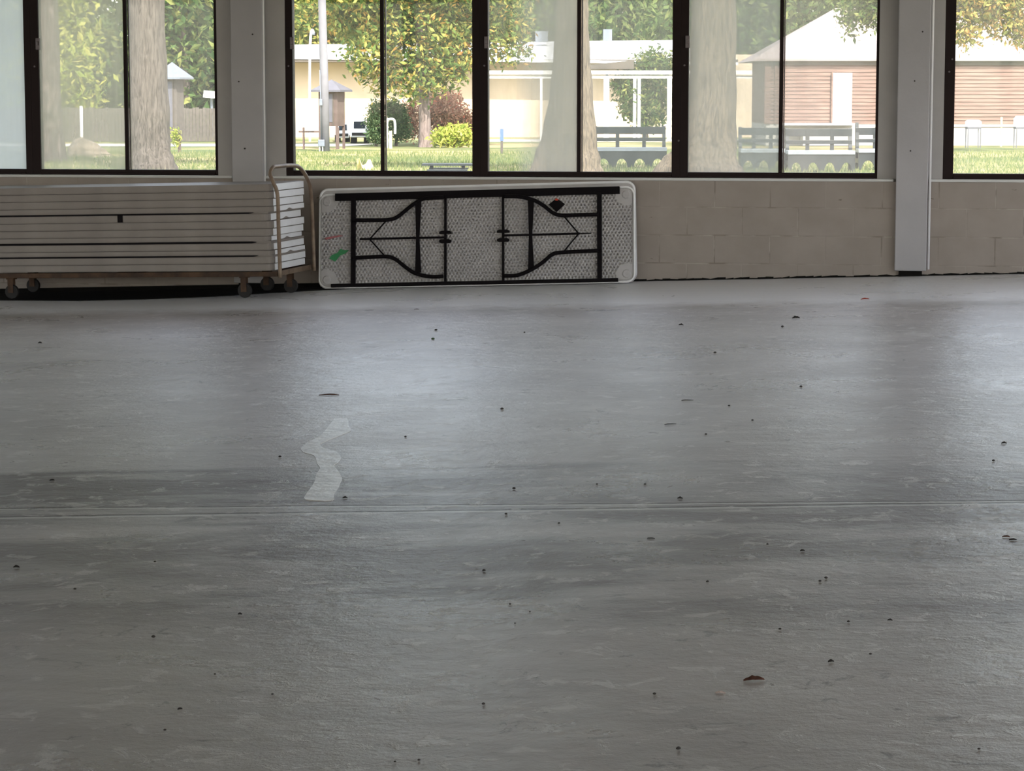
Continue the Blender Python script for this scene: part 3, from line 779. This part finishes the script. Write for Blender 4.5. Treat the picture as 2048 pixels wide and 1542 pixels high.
def tree(name, px, D, trunk, radii, blobs, n, size, bark, leafm, seed, label, group=None, cat='tree'):
    """trunk: list of (px, py) at distance D; blobs: (px, py, rpx, rpy, dy)"""
    s = Site(name, px, D, 0, label, cat, group)
    path = [(s.x(a), 0, max(s.z(b_), -.1)) for a, b_ in trunk]
    path[0] = (path[0][0], 0, -.15)
    k = D/F
    trunk_mesh(path, [r*k for r in radii], seed).build('trunk', bark, s.root, smooth=True)
    if blobs:
        leaves('foliage', [(s.x(a), dy, s.z(b_), ra*k, max(ra, rb)*k*.7, rb*k) for a, b_, ra, rb, dy in blobs], n, size, leafm, seed, s.root)
    return s
# big trunks near the hall
tree('oak_tree', 305, 66, [(305,342), (303,325), (300,290), (298,200), (296,60), (298,-150), (300,-420)], [56, 48, 40, 37, 35, 34, 26], [(300,-560,330,170,0), (80,-620,200,120,3), (520,-640,180,120,-2)], 9000, .16, M['bark'], LG, 1, 'large grey-barked tree with flaring foot, just left of the left column')
tree('oak_tree', 100, 76, [(104,322), (103,300), (101,200), (100,0), (98,-350)], [30, 25, 23, 21, 17], [(80,-480,220,130,0)], 5000, .16, M['barkp'], LG, 2, 'slim pinkish-barked tree seen through the streaky pane at far left')
tree('oak_tree', 1130, 62, [(1136,348), (1134,330), (1136,280), (1140,180), (1143,80), (1146,0), (1152,-140), (1160,-400)], [72, 64, 54, 42, 34, 31, 29, 24], [(1080,-560,190,150,0)], 6000, .16, M['barko'], LG, 3, 'broad trunk behind the hazy pane, right of the centre tree')
tree('oak_tree', 1420, 60, [(1406,354), (1408,335), (1412,300), (1422,200), (1426,60), (1428,-150), (1430,-420)], [94, 82, 62, 48, 44, 43, 34], [(1490,-600,200,170,0)], 7000, .16, M['barko'], LG, 4, 'thick tree trunk behind the milkiest pane, left of the park benches')
# leafy young tree in the middle of the view
tree('maple_tree', 850, 97, [(851,296), (850,282), (849,230), (847,160), (844,60), (840,-60), (838,-220)], [17, 13, 11, 10.5, 9, 7, 5],
     [(835,60,95,70,0), (760,40,90,65,1), (740,110,48,45,-.4), (770,150,38,38,0), (880,120,58,60,0), (840,155,55,45,-.5), (930,70,65,70,.5), (790,-40,150,70,0), (900,-60,150,80,0), (915,135,32,25,0), (700,20,60,40,.5), (1010,95,60,28,1), (1000,30,70,50,1), (650,10,65,40,1.5), (845,-180,190,90,0)],
     26000, .125, M['barkp'], LY, 5, 'leafy tree turning yellow and orange, slender pale trunk, at the centre of the view')
# leafy sapling behind the porch and pale leafy tree over the cabin
tree('sapling', 1290, 109.2, [(1292,286), (1292,240), (1290,180)], [5, 4, 3], [(1310,130,38,26,0), (1300,165,36,40,0), (1260,190,24,45,-.5), (1300,215,38,42,0), (1245,165,22,20,0)], 6500, .11, M['stem'], LG, 6, 'bushy green sapling growing among the white porch posts')
tree('young_tree', 1748, 84, [(1800,308), (1796,200), (1785,80), (1765,10), (1750,-60)], [9, 7, 6, 5, 4], [(1725,15,32,26,0), (1700,30,24,14,0), (1745,35,20,18,0), (1700,58,13,8,0), (1780,-50,90,45,0)], 3200, .11, M['stem'], LD, 7, 'dark leafy tree hanging over the pale cabin roof beside the right column')
tree('young_tree', 1960, 88, [(1870,304), (1874,200), (1890,80), (1920,0), (1950,-80)], [8, 7, 6, 5, 4], [(1945,20,38,32,0), (1925,65,24,30,0), (2010,40,46,34,0), (2050,65,30,24,0), (1990,0,70,30,0), (1960,-90,120,60,0)], 9000, .105, M['stem'], LT, 8, 'yellowing leafy tree over the cabin roof, seen in the rightmost window')
# wood behind
rnd = random.Random(11)
def wood(px, D, hpx, m, seed, label, group, base=150, wr=95):
    bl = []
    rn = random.Random(seed)
    for k in range(9):
        t = k/8
        bl.append((px+rn.uniform(-wr*.5, wr*.5), base-t*(base+hpx), wr*(.9-.4*t)*rn.uniform(.8, 1.15), 55*rn.uniform(.9, 1.3), rn.uniform(-2, 2)))
    for k in range(3): bl.append((px+rn.uniform(-wr*.6, wr*.6), base+30+k*25, wr*.7, 45, rn.uniform(-2, 2)))
    tree('woodland_tree', px, D, [(px,250), (px+3,180), (px-4,60), (px+2,-100), (px,-hpx)], [11, 8, 7, 5, 2], bl, 7500, .26, M['stem'], m, seed, label, group)
for i, px in enumerate((-260, -130, 0, 95, 190, 285, 370, 450)):
    wood(px, 124+(i % 3)*14, 250+rnd.uniform(-40, 60), LG if i % 3 else LF if i == 3 else LG, 30+i, 'sunlit green woodland tree behind the grey board fence', 'trees behind the board fence', base=190)
for i, px in enumerate((540, 630, 720, 815, 905, 1000, 1095, 1190, 1285, 1380)):
    wood(px, 146+(i % 3)*15, 240+rnd.uniform(-40, 60), LD if i > 2 else LY, 50+i, 'dark green woodland tree rising behind the white-roofed building', 'trees behind the white-roofed building', base=90)
for i, px in enumerate((1470, 1560, 1650, 1750, 1850, 1950, 2050, 2150, 2300)):
    wood(px, 146+(i % 3)*15, 240+rnd.uniform(-40, 60), LD, 70+i, 'dark green woodland tree rising behind the brown cabin', 'trees behind the cabin', base=90)
# second rank, fills the gaps
for i in range(30):
    px = -900+i*150+rnd.uniform(-20, 20)
    wood(px, 188+(i % 3)*8, 230, LD, 100+i, 'distant dark tree at the back of the wood', 'trees at the back of the wood', base=170, wr=110)

# --- low building with white roof
s = Site('building', 900, 118, 0, 'low beige block building with a wide white metal roof', 'building')
R = s.root
s.box('wall', 520, 108, 1600, 290, M['beige'], 1.6, 8)
MB().add([(s.x(510), .0, s.z(112)), (s.x(1475), .0, s.z(125)), (s.x(1475), 7, s.z(72)), (s.x(510), 7, s.z(84)),
          (s.x(510), 0, s.z(117)), (s.x(1475), 0, s.z(130)), (s.x(1475), 7, s.z(79)), (s.x(510), 7, s.z(90))],
         [(0,1,2,3), (7,6,5,4), (0,4,5,1), (1,5,6,2), (2,6,7,3), (3,7,4,0)]).build('roof', M['roofw'], R)
MB().box(s.x(520), .05, s.z(124), s.x(1475), 1.6, s.z(119)).build('soffit', M['dark'], R)
v_ = s.box('roof_vent', 1072, 58, 1098, 80, M['steel'], 4, 4.6); s.box('roof_vent', 1212, 54, 1230, 78, M['steel'], 4, 4.6)
# --- white framed porch
s = Site('porch', 1250, 108, 0, 'white-framed open porch with slim posts and a double beam, right of the centre tree', 'porch')
s.box('beam', 972, 141, 1530, 149, M['white'], 0, .15); s.box('beam', 972, 151, 1530, 157, M['white'], .1, .25)
for a, c in ((973,978), (1080,1085), (1175,1180), (1207,1218), (1266,1272), (1275,1281), (1334,1343), (1430,1434), (1522,1528)):
    s.box('post', a, 156, c, 288, M['white'], 0, .15)
s.box('porch_floor', 972, 281, 1530, 290, M['concrete'], 0, 3.0)
fix_normals(MB().prism([(s.x(1100), s.z(138)), (s.x(1100), s.z(134)), (s.x(1185), s.z(129)), (s.x(1268), s.z(120)), (s.x(1268), s.z(138))], .4, 3).build('shed_roof', M['dark'], s.root))
# --- cabin
s = Site('cabin', 1800, 100, 0, 'brown lap-sided cabin with a pale roof and a white door', 'building'); R = s.root
lap = MB(); z0, z1 = s.z(248), s.z(122); nb = 17; hh = (z1-z0)/nb
xa, xb = s.x(1532), s.x(2350)
for k in range(nb):
    a = z0+k*hh
    lap.add([(xa, -.035, a), (xb, -.035, a), (xb, 0, a+hh), (xa, 0, a+hh), (xa, 0, a), (xb, 0, a)], [(0,1,2,3), (4,5,1,0)])
lap.box(xa, .002, z0, xb, 6, z1)
lap.build('siding', M['siding'], R)
for a, c in ((1528,1540), (1548,1553)): s.box('corner_board', a, 122, c, 248, M['siding'], -.08, -.02)
rf = MB().add([(s.x(1505), -.28, s.z(118)), (s.x(2380), -.28, s.z(118)), (s.x(2380), 3.5, s.z(10)), (s.x(1690), 3.5, s.z(10)),
          (s.x(1505), -.28, s.z(122)), (s.x(2380), -.28, s.z(122)), (s.x(2380), 7, s.z(122)), (s.x(1505), 7, s.z(122)), (s.x(1690), 3.6, s.z(10))],
         [(0,1,2,3), (0,4,5,1), (4,7,6,5), (3,7,4,0), (2,6,7,3), (1,5,6,2)])
rf.build('roof', M['roofp'], R)
s.box('painted_eave_shade', 1535, 120, 2350, 130, M['dark'], -.10, -.04)  # dark strip painted in for the shadow below the eave
dr = s.box('door', 1664, 146, 1702, 248, M['white'], -.14, -.04); s.box('door_panel', 1669, 151, 1700, 246, M['white'], -.16, -.14, parent=dr); s.box('door_frame', 1661, 144, 1664, 248, M['siding'], -.15, -.05)
s.box('foundation', 1532, 248, 2350, 292, M['concrete'], -.02, 6)
s.box('porch_slab', 1560, 246, 1705, 250, M['white'], -1.2, -.05); s.box('porch_step', 1600, 268, 1703, 290, M['concrete'], -1.15, -.1)
# railing and grills by the cabin
s = Site('handrail', 1960, 97, 0, 'thin low handrail with a pale post running in front of the cabin', 'handrail')
s.box('rail', 1903, 254, 2090, 256, M['dark'], 0, .05)
for a in (1904, 2001, 2060): s.box('post', a, 234 if a == 2001 else 254, a+(4 if a == 2001 else 2), 293, M['yellow'] if a == 2001 else M['dark'], 0, .06)
def grill(px, D, label, cover):
    s = Site('grill', px, D, 0, label, 'grill')
    fix_normals(MB().prism([(s.x(px-14), s.z(254)), (s.x(px+14), s.z(254)), (s.x(px+14), s.z(243 if not cover else 238)), (s.x(px+9), s.z(240 if not cover else 232)), (s.x(px-9), s.z(240 if not cover else 232)), (s.x(px-14), s.z(243 if not cover else 238))], 0, .5).build('lid', M['white'], s.root))
    s.box('tray', px-14, 254, px+14, 258, M['huttop'], 0, .5)
    for a in (px-13, px+12):
        for y in (0, .46): s.box('leg', a, 258, a+1.6, 296, M['huttop'], y, y+.03)
grill(1949, 93, 'white-lidded grill on thin legs before the cabin, left of the pale rail post', False)
grill(2046, 92, 'white-covered grill cut by the right edge of the view', True)

# --- kiosks
def kiosk(px, D, x0, x1, ytop, yeave, ybot, rx0, rx1, label, legs=True, wm='hutwood', rm='huttop'):
    s = Site('wooden_kiosk', px, D, math.radians(-18), label, 'kiosk')
    hw = s.x(x1)-s.x(x0); cx = (s.x(x0)+s.x(x1))/2; hw /= 2.4; rw = (s.x(rx1)-s.x(rx0))/2.45
    MB().box(cx-hw, -hw, s.z(ybot), cx+hw, hw, s.z(yeave)).build('body', M[wm], s.root)
    for a in (-1, 1): MB().box(cx+a*hw*.55-.02, -hw-.03, s.z(ybot), cx+a*hw*.55+.02, -hw, s.z(yeave)).build('batten', M['dark'], s.root)
    MB().box(cx-hw*.5, -hw-.012, s.z(ybot-8), cx+hw*.5, -hw-.002, s.z(yeave+8)).build('notice_panel', M['huttop'], s.root)
    zt, ze = s.z(ytop), s.z(yeave)
    b = MB().add([(cx-rw, -rw, ze), (cx+rw, -rw, ze), (cx+rw, rw, ze), (cx-rw, rw, ze), (cx, 0, zt), (cx-rw, -rw, ze-.07), (cx+rw, -rw, ze-.07), (cx+rw, rw, ze-.07), (cx-rw, rw, ze-.07)],
                 [(0,1,4), (1,2,4), (2,3,4), (3,0,4), (0,5,6,1), (1,6,7,2), (2,7,8,3), (3,8,5,0), (5,8,7,6)])
    b.build('roof', M[rm], s.root)
    if legs:
        for a in (-1, 1):
            for c in (-1, 1): MB().box(cx+a*hw*.9-.04, c*hw*.9-.04, -.05, cx+a*hw*.9+.04, c*hw*.9+.04, s.z(ybot)).build('leg', M['hutwood'], s.root)
    return s
kiosk(662, 94, 640, 688, 159, 180, 252, 622, 700, 'brown wooden kiosk with a grey pyramid roof behind the utility pole')
kiosk(345, 100, 326, 366, 124, 155, 262, 302, 380, 'wooden hut with a pale grey peaked roof behind the big left tree', legs=False, wm='wood', rm='steel')
# --- utility pole, street lamp
s = Site('utility_pole', 648, 90, 0, 'pale wooden utility pole with an electrical box at its foot', 'utility pole')
MB().tube([(s.x(650), 0, -.2), (s.x(649), 0, s.z(150)), (s.x(645), 0, s.z(-60)), (s.x(643), 0, s.z(-400))], [.165, .15, .135, .11], 16).build('pole', M['pole'], s.root, smooth=True)
MB().tube([(s.x(642.5), -.15, .2), (s.x(642.5), -.15, s.z(200)), (s.x(641), -.14, s.z(140))], .018, 8).build('conduit', M['steel'], s.root, smooth=True)
s.box('junction_box', 637, 279, 650, 293, M['steel'], -.34, -.16, bevel=.02); s.box('meter', 640, 198, 646, 211, M['steel'], -.26, -.15, bevel=.01)
for a in (639, 645): s.box('box_leg', a, 293, a+2, 302, M['white'], -.3, -.27)
s = Site('street_lamp', 620, 108, 0, 'slim white gooseneck lamp post left of the utility pole', 'lamp post')
MB().tube(smooth_path([(s.x(619.5), 0, -.1), (s.x(620), 0, s.z(180)), (s.x(621), 0, s.z(110)), (s.x(623), 0, s.z(72)), (s.x(626), 0, s.z(60)), (s.x(629), 0, s.z(66))], 5), .055, 10).build('post', M['white'], s.root, smooth=True)
s.box('lamp_head', 626, 64, 631, 70, M['steel'], -.08, .08, bevel=.02)
# --- wooden barrier
s = Site('barrier', 630, 92, 0, 'low dark rail on posts in front of the wooden kiosk', 'barrier')
s.box('rail', 597, 262, 640, 265, M['hutwood'], 0, .07)
for a in (605, 674): s.box('post', a, 255, a+4, 298, M['hutwood'], 0, .09)
# --- vehicles
def car(px, D, x0, x1, y0, y1, turn, label):
    s = Site('car', px, D, turn, label, 'car'); L = 2.1
    w_ = (s.x(x1)-s.x(x0)); zt = s.z(y0); zb = s.z(y1)
    hh = zt-zb
    prof = [(-.0, zb+.1), (w_, zb+.1), (w_, zb+hh*.45), (w_*.9, zb+hh*.55), (w_*.78, zt), (w_*.22, zt), (w_*.1, zb+hh*.55), (0, zb+hh*.45)]
    o0 = s.x(x0); prof = [(o0+a, c) for a, c in prof]
    fix_normals(MB().prism(prof, 0, 3.6).build('body', M['car'], s.root, bevel=.06))
    MB().box(o0+w_*.2, -.012, zb+hh*.58, o0+w_*.8, .0, zt-hh*.08).build('windscreen', M['glassd'], s.root)
    for a in (.12, .82): MB().box(o0+w_*a-.1, .35, -.02, o0+w_*a+.14, .95, zb+.22).build('wheel', M['rubber'], s.root)
    MB().box(o0+w_*.1, -.02, zb+.18, o0+w_*.9, .0, zb+.30).build('bumper', M['rubber'], s.root)
car(718, 104, 700, 738, 240, 280, 0, 'white car parked by the wall, between the kiosk and the green shrub')
car(683, 107, 672, 699, 246, 281, .1, 'dark-windowed vehicle peeking out beside the kiosk legs')
s = Site('bright_roof_standin', 424, 120, 0, 'small white tank standing in for a bright roof beyond the left window edge', 'drum')  # made-up white drum on a stand, in place of a distant bright roof
MB().tube([(s.x(424), 0, s.z(196)), (s.x(425), 0, s.z(182))], [.42, .40], 14).build('drum', M['white'], s.root, smooth=False)
MB().tube([(s.x(424), 0, -.05), (s.x(424), 0, s.z(196))], .07, 8).build('stand', M['steel'], s.root)
# --- fences, path, stump
s = Site('board_fence', 300, 108, 0, 'weathered grey board fence under the trees at left', 'fence')
fb = MB(); rn = random.Random(3); xx = s.x(-60)
while xx < s.x(470):
    zt = s.z(216)+rn.uniform(-.03, .03); fb.box(xx, 0, .02, xx+.135, .025, zt); xx += .145
fb.build('boards', M['wood'], s.root)
s.box('rail', -60, 225, 470, 229, M['wood'], .03, .08); s.box('rail', -60, 260, 470, 264, M['wood'], .03, .08)
s = Site('gravel_path', 300, 102, 0)
pth = MB().add([(s.x(-300), -4, .012), (s.x(700), -4, .012), (s.x(760), 1.2, .012), (s.x(-300), 1.2, .012)], [(0,1,2,3)]).build('path', M['gravel'], s.root)
s.root.name = 'gravel_path'; struct(s.root)
s = Site('tree_stump', 175, 82, 0, 'low weathered stump heap on the lawn behind the streaky left pane', 'stump')
st = trunk_mesh([(0,0,-.1), (0,0,.15), (.05,0,.38), (.1,0,.5)], [.72, .68, .5, .25], 5); st.build('wood', M['stump'], s.root, smooth=True)
s = Site('garden_post', 357, 88, 0, 'short dark post with green creeper beside the big left tree', 'post')
s.box('post', 355, 262, 361, 306, M['hutwood'], 0, .1)
leaves('creeper', [(s.x(351), 0, s.z(275), .12, .12, .28)], 260, .06, LF, 91, s.root)
s = Site('white_pipe', 163, 100, 0, 'thin white pipe standing before the board fence', 'pipe')
MB().tube([(0,0,0), (0,0,s.z(212))], .06, 10).build('pipe', M['white'], s.root, smooth=True)
# --- shrubs
def shrub(name, px, D, blobs, n, size, m, seed, label):
    s = Site(name, px, D, 0, label, 'shrub'); k = D/F
    leaves('foliage', [(s.x(a), dy, s.z(b_), ra*k, ra*k*.8, rb*k) for a, b_, ra, rb, dy in blobs], n, size, m, seed, s.root, shell=.35)
    MB().tube([(0,0,-.05), (.02,0,.4), (0,0,s.z(blobs[0][1]))], [.07,.05,.03], 8).build('stem', M['stem'], s.root)
shrub('conifer_shrub', 752, 98, [(752,250,20,30,0), (753,225,13,25,0), (754,270,20,16,0)], 4200, .055, LB, 201, 'upright feathery green shrub left of the window bar')
shrub('round_shrub', 792, 99, [(795,235,22,30,0), (800,262,24,20,0), (785,215,14,16,0)], 4200, .06, LB, 202, 'green shrub with white shapes in front, right of the window bar')
shrub('russet_bush', 900, 103, [(900,236,46,44,-1), (826,238,22,38,-1), (870,222,26,34,-.6), (935,255,22,28,-1), (900,198,22,16,0)], 8500, .075, LR, 203, 'wide russet red bush behind the centre tree')
shrub('fern_clump', 905, 96, [(902,270,26,12,0), (880,275,14,7,-.3), (925,268,14,12,0)], 2200, .085, LF, 204, 'yellow-green ferns at the foot of the russet bush')
s = Site('white_arch', 785, 95, 0, 'white bent pipe hoop standing in front of the green shrub', 'hoop')
MB().tube(smooth_path([(s.x(774), 0, 0), (s.x(774), 0, s.z(245)), (s.x(777), 0, s.z(239)), (s.x(787), 0, s.z(239)), (s.x(790), 0, s.z(248)), (s.x(790), 0, s.z(268))], 4), .045, 8).build('hoop', M['white'], s.root, smooth=True)
s = Site('marker_post', 781, 92, 0, 'pale square marker post on the lawn before the round shrub', 'post'); s.box('post', 778, 262, 784, 297, M['yellow'], 0, .1)
s = Site('marker_post', 1003, 86, 0, 'blue-topped post on the lawn behind the hazy pane', 'post'); s.box('post', 1001, 266, 1006, 308, M['wood'], 0, .09); s.box('cap', 1000, 258, 1007, 282, mat('blue_cap', (.10,.17,.35), .6), -.01, .10)

# --- benches: dark boards, high back, arched apron
def bench(px, D, w_, label, turn=0, tall_end=False, table=False):
    s = Site('park_bench', px, D, turn, label, 'bench', None); R = s.root
    L = w_; sh = .52; bh = 1.12
    for a in (0, L-.09):
        fix_normals(MB().prism([(.0, 0), (.10, 0), (.12, sh), (.22, bh+(.1 if tall_end else 0)), (.12, bh+(.14 if tall_end else .02)), (.0, sh+.1)], a, a+.09, 'x').build('end_frame', M['bench'], R))
    # seat planks
    for k in range(3): MB().box(0, -.60+k*.20, sh-.06, L, -.60+k*.20+.175, sh+.04).build('seat_plank', M['seatp'], R, bevel=.006)
    for q, (a, c) in enumerate(((.20, .30), (.40, .60))): MB().box(0, .02+.05*q, sh+a, L, .06+.05*q, sh+c).build('back_board', M['bench'], R, bevel=.006)
    for k in (.33, .7): MB().box(L*k-.05, .06, sh, L*k+.05, .11, sh+.60).build('back_post', M['bench'], R)
    # arched apron: rectangle with arches cut along its foot
    n = max(3, int(round(L/.48)))
    pts = [(L, sh-.04), (0, sh-.04), (0, 0)]
    for k in range(n):
        c = L*(k+.5)/n; hw = L/n*.32
        for q in range(13):
            a = math.pi-math.pi*q/12; pts.append((c+hw*math.cos(a), .24*math.sin(a)+.01))
    pts.append((L, 0))
    ap = MB().prism(pts, -.56, -.50).build('arched_apron', M['bench'], R); fix_normals(ap)
    for a in (0, L-.07): MB().box(a, -.5, .18, a+.07, 0, .30).build('arm_rail', M['bench'], R)
    return s
bench(1188, 70, 2.0, 'dark park bench behind the lightly streaked pane, right of the broad trunk')
bench(1478, 68, 1.25, 'dark park bench half hidden by the milky pane, right of the thick trunk')
bench(1572, 66, 1.75, 'dark park bench seen clearly right of the narrow window bar')
bench(1712, 68, 1.6, 'dark park bench with a tall end post, cut off by the right column', tall_end=True)
# low picnic table near the glass
s = Site('picnic_table', 895, 62, 0, 'low dark picnic table just above the window frame, below the centre tree', 'picnic table'); 
s.box('tabletop', 843, 328, 945, 331.5, M['bench'], 0, .8); 
for k, a in enumerate((862, 926)):
    MB().box(s.x(a)-.04, .1, -.02, s.x(a)+.04, .7, s.z(331.5)).build('leg', M['bench'], s.root)
s.box('seat', 855, 338, 935, 341, M['bench'], -.5, -.25); s.box('seat', 855, 338, 935, 341, M['bench'], 1.05, 1.3)
s.box('crosspiece', 860, 339, 864, 341, M['bench'], -.4, 1.2); s.box('crosspiece', 925, 339, 929, 341, M['bench'], -.4, 1.2)
s = Site('crumpled_sheet', 730, 67, 0, 'pale yellow crumpled sheet lying on the lawn behind the hoop handle', 'sheet')
rn = random.Random(2); n = 7; b = MB(); hts = [[max(0, .22*math.sin(i*.9+1)*math.cos(j*.8)+rn.uniform(0,.12))+.01 for i in range(n)] for j in range(n)]
b.add([((i/6-.5)*.42, (j/6-.5)*.5, hts[j][i]) for j in range(n) for i in range(n)], [(j*n+i, j*n+i+1, (j+1)*n+i+1, (j+1)*n+i) for j in range(n-1) for i in range(n-1)])
o = b.build('sheet', M['yellow'], s.root); o.modifiers.new('thick', 'SOLIDIFY').thickness = .004
# grass blades near the benches: stuff
rg = np.random.default_rng(5); n = 26000
Dv = 58+30*rg.random(n)**1.3; px = rg.uniform(-60, 2110, n)
rxv = (px-1024)/F*Dv
bx = CAM[0]+rxv*CP-Dv*SP; by = CAM[1]+rxv*SP+Dv*CP
hv = .06+.10*rg.random(n); wv = .008+.008*rg.random(n); le = rg.normal(size=n)*.03
v = np.stack([np.stack([bx-wv*CP, by-wv*SP, np.full(n, G)], 1), np.stack([bx+wv*CP, by+wv*SP, np.full(n, G)], 1), np.stack([bx+le, by+le*.5, G+hv], 1)], 1).reshape(-1, 3)
me = bpy.data.meshes.new('grass'); me.from_pydata(v.tolist(), [], np.arange(n*3).reshape(n, 3).tolist())
me.materials.append(leaf_mat('grass_blade', [(0, (.10,.14,.06)), (.6, (.18,.22,.09)), (1, (.34,.33,.16))]))
o = bpy.data.objects.new('grass', me); col.objects.link(o); tag(o, 'short grass blades of the lawn outside the windows', 'grass', kind='stuff')
